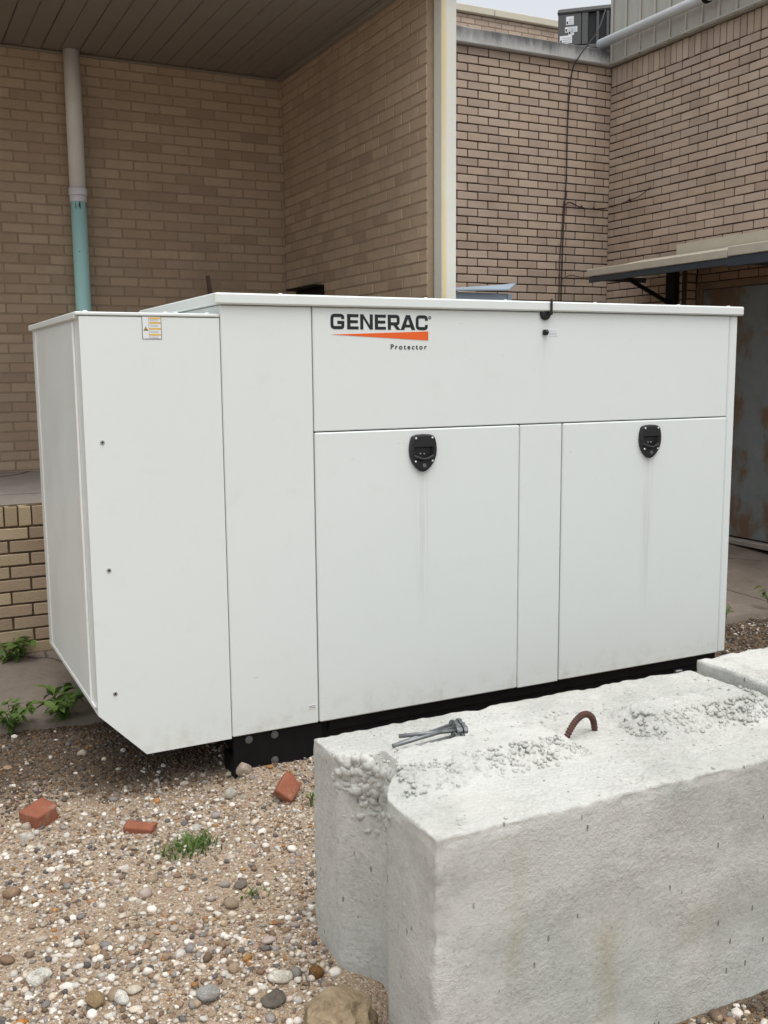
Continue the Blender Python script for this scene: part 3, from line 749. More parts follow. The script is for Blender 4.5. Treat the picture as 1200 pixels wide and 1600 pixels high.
def logo(g):
    y = -0.0012; x0, z0, h = 0.452, 1.6015, 0.060; t = 0.0128
    def letter(mb_fn, xo):
        mb = MB(); mb_fn(mb, x0+xo); mb.build('letter', 'logo_black', g)
    def st(mb, pts, xo, r, tt=t):
        Lf, Rt = stroke(round_path(pts, r), tt)
        for i in range(len(Lf)-1): mb.poly_y([(Lf[i][0]+xo, Lf[i][1]+z0), (Rt[i][0]+xo, Rt[i][1]+z0), (Rt[i+1][0]+xo, Rt[i+1][1]+z0), (Lf[i+1][0]+xo, Lf[i+1][1]+z0)], y, 0.001)
    def G(mb, xo):
        w = 0.060; st(mb, [(w-t/2, h*.66), (w-t/2, h-t/2), (t/2, h-t/2), (t/2, t/2), (w-t/2, t/2), (w-t/2, h*.44), (w*.5, h*.44)], xo, [0.010, 0.012, 0.012, 0.008, 0])
    def E(mb, xo):
        w = 0.050; s = t*1.1
        mb.poly_y([(xo+a, z0+b) for a, b in [(0, 0), (s, 0), (s, h), (0, h)]], y, 0.001)
        for zb, ww in ((0, w), (h/2-t*.45, w*.94), (h-t*.95, w)): mb.poly_y([(xo+a, z0+b) for a, b in [(s, zb), (ww, zb), (ww, zb+t*.93), (s, zb+t*.93)]], y, 0.001)
    def N(mb, xo):
        w = 0.056; s = t*1.05
        mb.poly_y([(xo, z0), (xo+s, z0), (xo+s, z0+h), (xo, z0+h)], y, 0.001)
        mb.poly_y([(xo+w-s, z0), (xo+w, z0), (xo+w, z0+h), (xo+w-s, z0+h)], y, 0.001)
        mb.poly_y([(xo+s, z0+h*.72), (xo+w-s, z0), (xo+w-s, z0+h*.28), (xo+s, z0+h)], y, 0.001)
    def Rr(mb, xo):
        w = 0.056; s = t*1.08
        mb.poly_y([(xo, z0), (xo+s, z0), (xo+s, z0+h), (xo, z0+h)], y, 0.001)
        st(mb, [(s, h-t/2), (w-t/2-.002, h-t/2), (w-t/2-.002, h*.40), (s, h*.40)], xo, [0.009, 0.009])
        b = h*.40-t/2
        mb.poly_y([(xo+w*.46, z0+b), (xo+w*.78-s*.2, z0), (xo+w+.003, z0), (xo+w*.76, z0+b)], y, 0.001)
    def A(mb, xo):
        w = 0.068; a = .25*w
        il = lambda zz: a + (.5*w-a)*(zz/(.76*h))
        mb.poly_y([(xo+0, z0), (xo+a, z0), (xo+.5*w, z0+.76*h), (xo+.5*w, z0+h), (xo+.365*w, z0+h)], y, 0.001)
        mb.poly_y([(xo+w, z0), (xo+.635*w, z0+h), (xo+.5*w, z0+h), (xo+.5*w, z0+.76*h), (xo+w-a, z0)], y, 0.001)
        z1, z2 = .17*h, .36*h
        mb.poly_y([(xo+il(z1), z0+z1), (xo+w-il(z1), z0+z1), (xo+w-il(z2), z0+z2), (xo+il(z2), z0+z2)], y, 0.001)
    def C(mb, xo):
        w = 0.056; st(mb, [(w-t/2, h*.64), (w-t/2, h-t/2), (t/2, h-t/2), (t/2, t/2), (w-t/2, t/2), (w-t/2, h*.36)], xo, [0.010, 0.012, 0.012, 0.010])
    for f, xo in ((G, 0), (E, .0725), (N, .130), (E, .195), (Rr, .2535), (A, .312), (C, .3825)): letter(f, xo)
    MB().poly_y([(0.457, 1.5805), (0.893, 1.5595), (0.893, 1.5965)], y, 0.001).build('logo_wedge', 'logo_orange', g)
    text_part('Protector', 0.0285, 1.40, 0.716, 1.5235, y, 'logo_black', g, 'model_lettering', sx=1.06)
    text_part('®', 0.017, 1.0, 0.8935, 1.6465, y, 'logo_black', g, 'registered_mark')

def handle(g, cx, cz):
    h = MB()
    out = []
    half = [(0.0, 0.079), (0.030, 0.077), (0.050, 0.071), (0.056, 0.062), (0.062, 0.040), (0.0645, 0.012), (0.061, -0.014), (0.050, -0.040), (0.033, -0.062), (0.014, -0.076), (0.0, -0.080)]
    out = half + [(-x, z) for x, z in reversed(half[1:-1])]
    n = len(out); V = []; F = []
    for s, yy in ((1.0, -0.003), (1.0, -0.012), (0.965, -0.019), (0.90, -0.021)):
        V += [(cx + x*s, yy, cz + z*s) for x, z in out]
    for i in range(3):
        for k in range(n): a = i*n+k; b = i*n+(k+1) % n; F.append((a, a+n, b+n, b))
    # dished middle
    bowl = []
    for k in range(n):
        x, z = out[k]; bowl.append((cx + max(-.047, min(.047, x*.8)), -0.021, cz - 0.004 + max(-.030, min(.030, z*.62))))
    V += bowl
    for k in range(n): a = 3*n+k; b = 3*n+(k+1) % n; F.append((a, a+n, b+n, b))
    V += [(cx + (p[0]-cx)*.8, -0.005, cz-0.004 + (p[2]-cz+0.004)*.8) for p in bowl]
    for k in range(n): a = 4*n+k; b = 4*n+(k+1) % n; F.append((a, a+n, b+n, b))
    F.append(tuple(range(5*n, 6*n))[::-1])
    h.add((V, F)); o = h.build('latch_handle', 'black_plastic', g)
    # curved pull across the dish
    pts = [(cx-0.046, -0.017, cz-0.012), (cx-0.022, -0.024, cz-0.022), (cx, -0.026, cz-0.026), (cx+0.022, -0.024, cz-0.022), (cx+0.046, -0.017, cz-0.012)]
    MB().add(tube(spline(pts, 4), 0.0075, 8)).build('pull', 'black_plastic', o, True)
    for dx, dz in ((-0.038, 0.063), (0.040, 0.063), (-0.040, -0.034), (0.040, -0.034)):
        MB().add(lathe_y(cx+dx, -0.0205, cz+dz, [(0.0045, 0), (0.0042, 0.002), (0.002, 0.0032)], 8)).build('rivet', 'label_white', o, True)
    for dx in (-0.012, 0.006): MB().add(lathe_y(cx+dx, -0.005, cz-0.004, [(0.004, 0), (0.004, 0.006), (0.002, 0.008)], 8)).build('rivet', 'steel', o, True)
    MB().add(lathe_y(cx+0.001, -0.0205, cz-0.052, [(0.009, 0), (0.0088, 0.003), (0.006, 0.0035), (0.0055, 0.002)], 12)).build('lock', 'galvanised', o)

def generator():
    g = empty('generator', 'large white standby generator enclosure on a black steel base', 'generator', (0, 0, 0))
    P = lambda nm, *a, b=0.004, m='paint': MB().box(*a, b=b).build(nm, m, g)
    e = 0.0022
    # inner shell, seen only through the seams
    P('inner_shell', 0.02, L-0.02, 0.026, W-0.02, 0.01, HL-0.004, b=0, m='dark_gap')
    P('corner_panel', e, X1-e, 0.0, 0.024, 0.0, HL-0.006)
    P('upper_panel', X1+e, X4-e, 0.0, 0.024, ZM+e, HL-0.006)
    P('door_panel', X1+e, X2-e, -0.003, 0.024, 0.0, ZM-e, b=0.005)
    P('centre_strip', X2+e, X3-e, 0.0, 0.024, -0.004, ZM-e)
    P('door_panel', X3+e, X4-e, -0.003, 0.024, 0.0, ZM-e, b=0.005)
    P('corner_post', X4+0.0014, L, 0.0, 0.05, 0.0, HL-0.006, b=0.006)
    P('side_panel', L-0.018, L-0.001, 0.052, W, 0.0, HL-0.006)
    P('side_panel', 0.0, 0.018, 0.026, W, 0.0, HL-0.006)
    P('back_panel', 0.02, L-0.02, W-0.018, W+0.002, 0.0, HL-0.006)
    lid = MB().box(-0.020, L+0.020, -0.020, W+0.02, HL-0.004, ZT, b=0.006).build('lid', 'paint', g)
    for x in (0.264, 0.909, 1.306, 1.792, 2.289, 2.610):
        MB().add(([(x+0.008*math.cos(k*math.pi/3), 0.05+0.008*math.sin(k*math.pi/3), ZT+zz) for zz in (0.0, 0.008) for k in range(6)], [(k, (k+1) % 6, (k+1) % 6+6, k+6) for k in range(6)] + [tuple(range(6, 12))])).build('lid_bolt', 'bolt_and_highlight_white', lid)
    # hood at the left end with its cut-away underside
    pr = [(XH, ZC), (XE, 0.0-0.006), (-e, 0.0-0.004), (-e, ZH-0.012), (XH, ZH-0.012)]
    MB().poly_y(pr, 0.0, 0.022).build('hood_front_panel', 'paint', g)
    P('hood_inner_shell', XH+0.03, -0.001, 0.024, W-0.03, ZC+0.02, ZH-0.03, b=0, m='dark_gap')
    side = empty('hood_side', None, None); side.parent = g
    bpy.data.objects.remove(side)
    s = MB().box(XH+0.001, XH+0.02, 0.0235, W, ZC, ZH-0.014, b=0.002).build('hood_side_panel', 'paint', g)
    MB().box(XH-0.005, XH+0.0005, 0.115, 1.03, ZC+0.035, ZH-0.03, b=0.003).build('raised_panel', 'paint', s)
    for yy in (0.108, 1.037): MB().box(XH-0.0075, XH+0.0005, yy-0.004, yy+0.004, ZC+0.03, ZH-0.03, b=0.001).build('highlight_strip', 'bolt_and_highlight_white', s)  # added white strips imitating the highlights along the panel's rounded edges
    MB().box(XH-0.0075, XH+0.0005, 0.03, 1.06, ZC+0.0225, ZC+0.0295, b=0.001).build('highlight_strip', 'bolt_and_highlight_white', s)  # same imitated highlight along the lower edge
    # sloping underside and its lip
    dx, dz = XE-XH, -0.006-ZC; ln = math.hypot(dx, dz); nx, nz = -dz/ln, dx/ln
    V = []
    for (px, pz) in ((XH, ZC-0.001), (XE, -0.0065)):
        for k in (0.0, 0.012): V += [(px+nx*k, 0.023, pz+nz*k), (px+nx*k, W, pz+nz*k)]
    MB().add((V, [(0, 1, 5, 4), (2, 6, 7, 3), (0, 4, 6, 2), (1, 3, 7, 5), (0, 2, 3, 1), (4, 5, 7, 6)])).build('hood_underside', 'paint', g)
    P('hood_floor', XE+0.01, -0.004, 0.06, W-0.02, 0.012, 0.024, b=0, m='black_steel')
    V = [(XH-0.006, -0.001), (XE-0.002, -0.0135), (-0.003, -0.0105), (-0.003, -0.0065), (XE, -0.009), (XH-0.004, ZC-0.004), (XH-0.006, ZC-0.004)]
    hl = MB().box(XH-0.014, -0.002, 0.0235, W+0.012, ZH-0.020, ZH+0.004, b=0.003).box(XH-0.014, -0.002, -0.003, 0.0225, ZH-0.0085, ZH+0.004, b=0.003).build('hood_lid', 'paint', g)
    for x in (-0.48, -0.19, -0.15, -0.03):
        MB().add(([(x+0.008*math.cos(k*math.pi/3), 0.06+0.008*math.sin(k*math.pi/3), ZH+0.004+zz) for zz in (0.0, 0.008) for k in range(6)], [(k, (k+1) % 6, (k+1) % 6+6, k+6) for k in range(6)] + [tuple(range(6, 12))])).build('lid_bolt', 'bolt_and_highlight_white', hl)
    for x, z in ((-0.452, 1.19), (-0.450, 0.72), (-0.448, 0.25)):
        MB().add(lathe_y(x, 0.0, z, [(0.0085, 0), (0.0085, 0.003), (0.005, 0.0035)], 6)).build('screw', 'steel', g)
        MB().add(lathe_y(x, -0.0034, z, [(0.004, 0), (0.003, 0.0015)], 6)).build('screw_head', 'black_steel', g)
    logo(g); handle(g, 0.861, 1.095); handle(g, 2.084, 1.096)
    # warning sign
    mb = MB(); a, b, c, d = -0.292, -0.221, 1.558, 1.640; y = -0.0012
    mb.box(a, b, y, -0.0002, c, d, b=0, mi=0); mb.box(a+.0018, b-.0018, y-.0004, y-.0001, c+.0018, d-.0018, b=0, mi=1)
    for k, z in enumerate((1.6325, 1.616, 1.5945, 1.5735)): mb.box(a+.026, b-.0025, y-.0008, y-.0005, z-.0025, z+.0035, b=0, mi=2)
    for z in (1.6275, 1.6235, 1.6085, 1.604, 1.5865, 1.5825, 1.5665, 1.5625): mb.box(a+.029, b-.012, y-.0008, y-.0005, z-.0009, z+.0007, b=0, mi=3)
    mb.box(a+.0245, a+.0252, y-.0008, y-.0005, c+.004, d-.004, b=0, mi=0)
    mb.poly_y([(a+.005, 1.588), (a+.022, 1.588), (a+.0135, 1.604)], y-.0008, .0003, 0); mb.poly_y([(a+.0072, 1.5893), (a+.0198, 1.5893), (a+.0135, 1.6013)], y-.0012, .0003, 2)
    mb.box(a+.0098, a+.0172, y-.0016, y-.0013, 1.5915, 1.5945, b=0, mi=0)
    mb.build('warning_label', ['logo_black', 'label_white', 'label_gold', 'label_grey'], g)
    mb = MB(); mb.box(0.325, 0.363, -0.0012, -0.0002, 0.064, 0.082, b=0, mi=0)
    for z in (0.069, 0.0755): mb.box(0.33, 0.358, -0.0016, -0.0013, z-0.001, z+0.0008, b=0, mi=1)
    mb.build('serial_label', ['label_white', 'logo_black'], g)
    mb = MB(); mb.box(1.498, 1.548, -0.0012, -0.0002, 1.582, 1.613, b=0, mi=0)
    for z in (1.588, 1.5945, 1.6045): mb.box(1.502, 1.544, -0.0016, -0.0013, z-0.0012, z+0.001, b=0, mi=1)
    mb.build('small_label', ['label_white', 'label_grey'], g)
    # cap with strap over the lid edge and the black plug by the label
    k = MB().add(lathe_y(1.478, 0.0, 1.677, [(0.027, 0), (0.027, 0.008), (0.023, 0.014), (0.012, 0.016), (0.010, 0.012)], 18)).build('rubber_cap', 'black_plastic', g)
    MB().box(1.490, 1.501, -0.030, -0.0215, 1.672, 1.742, b=0.003).box(1.490, 1.501, -0.021, -0.012, 1.672, 1.684, b=0.002).build('strap', 'black_plastic', k)
    MB().box(1.466, 1.493, -0.012, -0.0005, 1.586, 1.610, b=0.004).add(lathe_y(1.48, -0.0125, 1.598, [(0.008, 0), (0.008, 0.008), (0.005, 0.011)], 10)).build('plug', 'black_plastic', g)
    # base frame
    base = MB().box(0.03, L-0.03, 0.045, 0.11, -0.10, -0.004, b=0.004).box(0.03, L-0.03, W-0.08, W-0.02, -0.10, -0.004, b=0.004).box(0.032, 0.10, 0.112, W-0.082, -0.10, -0.006, b=0.004).box(L-0.16, L-0.09, 0.112, W-0.082, -0.10, -0.006, b=0.004).build('base_rail', 'black_steel', g)
    P('base_plate', 0.012, 0.395, 0.02, 0.043, -0.185, -0.007, b=0.003, m='black_steel')
    P('rail_cover', 0.43, L-0.035, 0.03, 0.044, -0.055, -0.0085, b=0.003, m='black_steel')
    for x0, w in ((0.012, 0.10), (0.40, 0.055), (1.3, 0.12), (2.38, 0.06)):
        P('foot', x0, x0+w, 0.048, 0.16, -0.26, -0.102, b=0.004, m='black_steel'); P('foot', x0, x0+w, W-0.16, W-0.03, -0.26, -0.102, b=0.004, m='black_steel')
    for x, z in ((0.075, -0.028), (0.185, -0.026), (0.183, -0.134)):
        MB().add(lathe_y(x, 0.02, z, [(0.016, 0), (0.016, 0.002), (0.010, 0.003), (0.010, 0.007), (0.006, 0.008)], 14)).build('base_bolt', 'galvanised', g)
    P('outlet_box', 2.315, 2.355, 0.008, 0.03, -0.115, -0.062, b=0.003, m='steel')
    P('pedestal', 0.395, 0.435, 0.05, 0.10, -0.26, -0.105, b=0.003, m='rebar')
generator()

# ------------------------------------------------------------------ concrete blocks
def ico(sub):
    bm = bmesh.new(); bmesh.ops.create_icosphere(bm, subdivisions=sub, radius=1.0)
    V = np.array([v.co[:] for v in bm.verts]); F = np.array([[v.index for v in f.verts] for f in bm.faces]); bm.free(); return V, F
def box_grid(lo, hi, step):
    lo = np.array(lo); hi = np.array(hi); n = np.maximum(2, np.round((hi-lo)/step).astype(int))
    idx = {}; V = []; F = []
    def vid(i, j, k):
        t = (i, j, k)
        if t not in idx: idx[t] = len(V); V.append(lo + (hi-lo)*np.array(t)/n)
        return idx[t]
    for ax in range(3):
        a, b = (ax+1) % 3, (ax+2) % 3
        for s in (0, n[ax]):
            for p in range(n[a]):
                for q in range(n[b]):
                    f = []
                    for u, v in ((p, q), (p+1, q), (p+1, q+1), (p, q+1)):
                        t = [0, 0, 0]; t[ax] = s; t[a] = u; t[b] = v; f.append(vid(*t))
                    F.append(f if s else f[::-1])
    return np.array(V), np.array(F)
def rough_block(lo, hi, step, ridge, groove, seed):
    V, F = box_grid(lo, hi, step); lo = np.array(lo, float); hi = np.array(hi, float); cen = (lo+hi)/2
    out = np.empty_like(V); off = Vector((seed*3.7, seed*1.3, seed*2.1))
    for i, p in enumerate(V):
        v = Vector(p) + off
        r = 0.004 + 0.030*max(0.0, mn.noise(v*5.5)-0.20) + 0.026*max(0.0, mn.noise(v*13)-0.25)
        q = np.minimum(np.maximum(p, lo+r), hi-r); d = p-q; l = np.linalg.norm(d)
        nrm = d/l if l > 1e-9 else np.array([0, 0, 1.0])
        w = q + nrm*r if l > 1e-9 else p.copy()
        disp = 0.008*fbm(v*2.2, 2) + 0.0035*fbm(v*9, 2)
        top = max(0.0, nrm[2])
        disp += top*(0.006*fbm(v*14, 2) + 0.003*mn.noise(v*33))
        edge = float(np.sum(np.minimum(p-lo, hi-p) < 0.02)) >= 2
        if edge: disp += 0.005*mn.noise(v*31) + 0.004*mn.noise(v*9) - 0.002
        w = w + nrm*disp
        if ridge and top > 0.5:
            yc, ht, pk0, pk1, r1 = ridge
            c = yc + 0.02*mn.noise(Vector((p[0]*3, 0, seed)))
            prof = 1 - smoothstep(0.045, 0.155, abs(p[1]-c))
            along = 1 - smoothstep(pk0-0.07, pk0+0.03, p[0])*(1-smoothstep(pk1-0.03, pk1+0.07, p[0]))
            along *= 1 - smoothstep(r1-0.12, r1, p[0])
            k = prof*along
            side = k*(1-k)*4
            w[2] += k*ht + (0.25+0.75*side)*min(1, k*3)*(0.012*mn.noise(v*24) + 0.010*mn.noise(v*40))
        if groove and p[0] < lo[0]+0.25:
            yc, dp, hw = groove
            g = 1 - smoothstep(hw*0.25, hw, abs(p[1]-yc))
            w[0] += g*dp*(1-(p[0]-lo[0])/0.25)
        out[i] = w
    return out, F
def blocks():
    b = empty('concrete_block', 'nearest big rough concrete block with a rusty lifting loop', 'concrete block', (0.65, -1.44, -0.36))
    V, F = rough_block((-0.09, -1.79, -0.40), (1.385, -1.055, 0.366), 0.0095, (-1.42, 0.048, 0.545, 0.775, 1.36), (-1.385, 0.085, 0.165), 1.0)
    me = np_mesh('body', V - np.array([0.65, -1.44, -0.36]), F, 'concrete_block', True); link('body', me, b)
    # aggregate left bare where the cement did not fill the form, and along the broken ridge
    r = random.Random(4); BV, BF = ico(2); VV = []; FF = []
    def lump(x, y, z, rr):
        k = len(VV)*len(BV); a = r.uniform(0, 6.28); c, s_ = math.cos(a), math.sin(a); sx, sy, sz = (rr*r.uniform(.7, 1.2) for _ in range(3))
        J = np.array([1+0.55*mn.noise(Vector(q)*1.25 + Vector((k*0.37, 0, 0))) for q in BV])[:, None]
        Q = BV*J*np.array([sx, sy, sz]); VV.append(np.stack([Q[:, 0]*c-Q[:, 1]*s_ + x, Q[:, 0]*s_+Q[:, 1]*c + y, Q[:, 2]+z], 1) - np.array([0.65, -1.44, -0.36])); FF.append(BF+k)
    def topz(x, y):
        pr = float(1-smoothstep(0.045, 0.155, abs(y+1.42))); al = float(1 - smoothstep(0.475, 0.575, x)*(1-smoothstep(0.745, 0.845, x)))*float(1-smoothstep(1.24, 1.36, x))
        return 0.367 + 0.049*pr*al, pr*al
    for _ in range(420):
        y = r.gauss(-1.355, 0.068); z = 0.39 - abs(r.gauss(0, 0.09)); g = float(1-smoothstep(0.041, 0.165, abs(y+1.385)))
        if z < 0.1 or y > -1.20: continue
        rr = r.uniform(0.006, 0.023)*(1.0 if z > 0.25 else 0.65); lump(-0.088 + g*0.085 + rr*0.45, y, z - 0.02, rr)
    for _ in range(1500):
        x = r.uniform(-0.04, 1.3); y = r.gauss(-1.50, 0.05); z, k = topz(x, y)
        if 0.03 < k < 0.97: lump(x, y, z + 0.001, r.uniform(0.0028, 0.0075))
    for _ in range(500):
        x = r.uniform(-0.05, 1.35); y = r.uniform(-1.77, -1.12); z, k = topz(x, y); lump(x, y, z - 0.003, r.uniform(0.002, 0.0055))
    o = link('exposed_aggregate', np_mesh('exposed_aggregate', np.concatenate(VV), np.concatenate(FF), 'concrete_block', True), b); o['kind'] = 'stuff'
    pts = spline([(0.520, -1.44, 0.30), (0.540, -1.435, 0.362), (0.578, -1.425, 0.410), (0.618, -1.418, 0.432), (0.655, -1.408, 0.420), (0.676, -1.400, 0.385), (0.686, -1.398, 0.30)], 26)
    R = [0.0088 + (0.0015 if (i % 4 < 2) else -0.0004) for i in range(len(pts))]
    o = MB().add(tube([p - Vector((0.65, -1.44, -0.36)) for p in pts], R, 10)).build('lifting_loop', 'rebar', b, True); o['label'] = 'rusty bent rebar lifting loop'
    b2 = empty('concrete_block', 'concrete block at right edge beyond the narrow gap', 'concrete block', (2.2, -1.36, -0.36))
    V, F = rough_block((1.475, -1.70, -0.40), (2.95, -0.985, 0.372), 0.014, None, None, 5.0)
    link('body', np_mesh('body', V - np.array([2.2, -1.36, -0.36]), F, 'concrete_block', True), b2)
blocks()

# ------------------------------------------------------------------ loose things
def anchor_bolts():
    data = [((0.022, -1.345), (0.275, -1.310), 0.012, 'lowest galvanised bolt of the bundle on the block, nearest the camera'),
            ((0.085, -1.275), (0.285, -1.318), 0.027, 'galvanised bolt lying uppermost across the bundle on the block'),
            ((0.060, -1.312), (0.310, -1.235), 0.020, 'rust spotted bolt at the far side of the bundle on the block'),
            ((0.035, -1.335), (0.292, -1.285), 0.028, 'galvanised bolt resting slantwise over the bundle on the block')]
    for (a, b, dz, lab) in data:
        z = 0.386
        t = empty('anchor_bolt', lab, 'bolt', (a[0], a[1], z+dz), 'bundle of bolts on the concrete block')
        d = Vector((b[0]-a[0], b[1]-a[1], 0.0)); n = d.normalized()
        MB().add(tube([(0, 0, 0), tuple(d*0.5), tuple(d)], 0.0060, 10)).build('shank', 'galvanised', t, True)
        s = Vector((-n.y, n.x, 0)); V = []
        for k, rr, nm in ((0.0, 0.0140, 'washer'), (0.005, 0.0105, 'hex_nut'), (0.022, 0.0115, 'bolt_head')):
            m = 14 if nm == 'washer' else 6; th = 0.004 if nm == 'washer' else 0.012
            p0 = d - n*0.035 + n*k
            V = [tuple(p0 + n*q + s*rr*math.cos(2*math.pi*j/m) + Vector((0, 0, rr*math.sin(2*math.pi*j/m)))) for q in (0, th) for j in range(m)]
            MB().add((V, [(j, (j+1) % m, (j+1) % m+m, j+m) for j in range(m)] + [tuple(range(m))[::-1], tuple(range(m, 2*m))])).build(nm, 'galvanised', t)
anchor_bolts()

def jag_brick(lab, x, y, sz, rot, tint, sink=0.0, seed=0):
    r = random.Random(seed); V, F = box_grid((-sz[0]/2, -sz[1]/2, -sz[2]/2), (sz[0]/2, sz[1]/2, sz[2]/2), 0.008)
    out = []
    for p in V:
        v = Vector(p); q = np.array([max(-sz[k]/2+0.0025, min(sz[k]/2-0.0025, p[k])) for k in range(3)]); d = p-q; l = np.linalg.norm(d)
        if l > 1e-9: p = q + d/l*0.0025
        p = p + 0.003*np.array([fbm(v*22 + Vector((seed, k*9, 0)), 3) for k in range(3)])
        if p[0] > sz[0]*0.10: p[0] += (p[0]/sz[0]-0.1)*(0.5*v.y + 0.35*v.z + 0.05*fbm(Vector((v.y*30, v.z*30, seed)), 3))      # slanting broken end
        out.append(p)
    o = link('loose_brick', np_mesh('loose_brick', np.array(out), F, 'orange_brick', False), None, (x, y, gzn(x, y) + sz[2]/2 - sink)); o.rotation_euler = rot; o.color = tint
    tag(o, lab, 'brick', 'broken red bricks on the gravel')
jag_brick('largest broken red brick lying on the gravel at far left', -0.742, -0.005, (0.105, 0.092, 0.062), (rad(4), rad(-5), rad(38)), (1, 1, 1, 1), 0.008, 1)
jag_brick('flat thin chip of red brick in the gravel between two bigger pieces', -0.428, -0.225, (0.105, 0.05, 0.030), (rad(8), rad(4), rad(-32)), (1, 1, 1, 1), 0.006, 2)
jag_brick('tilted red brick piece propped on gravel beside the concrete block', 0.150, -0.205, (0.095, 0.078, 0.038), (rad(42), rad(-28), rad(40)), (1, 1, 1, 1), -0.022, 3)

def stone(name, lab, x, y, s, rot, tint, seed, sub=4, rough=0.22, sink=0.35, hole=False, cat='stone', group=None):
    V, F = ico(sub); out = []; rs = np.random.default_rng(seed); planes = []
    for _ in range(11):
        pl = rs.normal(size=3); pl /= np.linalg.norm(pl); planes.append((pl, rs.uniform(0.66, 0.95)))
    for p in V:
        v = Vector(p)*1.1 + Vector((seed*5.1, seed, 2)); k = 1 + rough*fbm(v*1.1, 3)*1.6 + 0.22*rough*fbm(v*5, 4)
        q = p*k
        for pl, dd0 in planes:
            e = q @ pl - dd0
            if e > 0: q = q - pl*e*0.85
        if hole: 
            d = math.hypot(p[0]+0.15, p[1]+0.05); q[2] -= 1.2*(1-smoothstep(0.12, 0.34, d))*max(0, p[2])
        out.append(q*np.array(s))
    o = link(name, np_mesh(name, np.array(out), F, 'stone', True), None, (x, y, gzn(x, y) + s[2]*(1-sink)*0.55)); o.rotation_euler = (0, 0, rot); o.color = tint + (1,)
    return tag(o, lab, cat, group)
stone('boulder', 'big tan sandy rock at the foot of the concrete block', -0.215, -1.50, (0.128, 0.092, 0.112), 0.4, (0.36, 0.285, 0.195), 3, 5, 0.6, 0.25, cat='rock')
for a in (('bright white stone with a dark hollow, lower left', -0.878, -0.93, (0.042, 0.030, 0.020), 0.2, (0.72, 0.71, 0.68), 4, True),
          ('upright white pebble right of the hollow stone', -0.69, -1.12, (0.018, 0.034, 0.018), 0.3, (0.70, 0.69, 0.66), 6, False),
          ('rounded tan stone just left of the upright white pebble', -0.755, -1.10, (0.026, 0.036, 0.02), 0.2, (0.33, 0.24, 0.14), 7, False),
          ('grey rounded stone at the bottom of the gravel', -0.475, -1.21, (0.034, 0.030, 0.024), 0.2, (0.36, 0.36, 0.36), 8, False),
          ('white flat stone beside the foot of the concrete block', -0.27, -1.22, (0.038, 0.024, 0.018), -0.4, (0.66, 0.64, 0.58), 9, False),
          ('glossy brown pebble touching the concrete block', -0.165, -1.235, (0.022, 0.024, 0.02), 0, (0.17, 0.09, 0.035), 10, False),
          ('flat dark grey stone left of the boulder', -0.315, -1.29, (0.040, 0.034, 0.014), 0.6, (0.14, 0.125, 0.11), 11, False),
          ('flat slate coloured stone lying above the block pebbles', -0.215, -0.72, (0.034, 0.024, 0.01), 0.9, (0.20, 0.17, 0.15), 12, False),
          ('white lump of rock leaning on the generator base', 0.045, 0.005, (0.034, 0.028, 0.032), 0.3, (0.46, 0.40, 0.34), 13, False),
          ('pale stone in front of the generator base post', -0.045, -0.10, (0.030, 0.02, 0.026), 0.5, (0.5, 0.47, 0.43), 14, False),
          ('grey white stone below the largest red brick', -0.80, -0.115, (0.034, 0.024, 0.017), -0.3, (0.58, 0.56, 0.52), 15, False),
          ('orange brick crumb at the lower left corner', -0.945, -1.09, (0.022, 0.010, 0.008), 0.1, (0.60, 0.24, 0.05), 16, False),
          ('grey flat stone at the lower left corner', -0.965, -1.175, (0.05, 0.035, 0.014), 0.1, (0.16, 0.15, 0.145), 17, False)):
    stone('stone', a[0], a[1], a[2], a[3], a[4], a[5], a[6], 3, 0.2, 0.3, a[7])

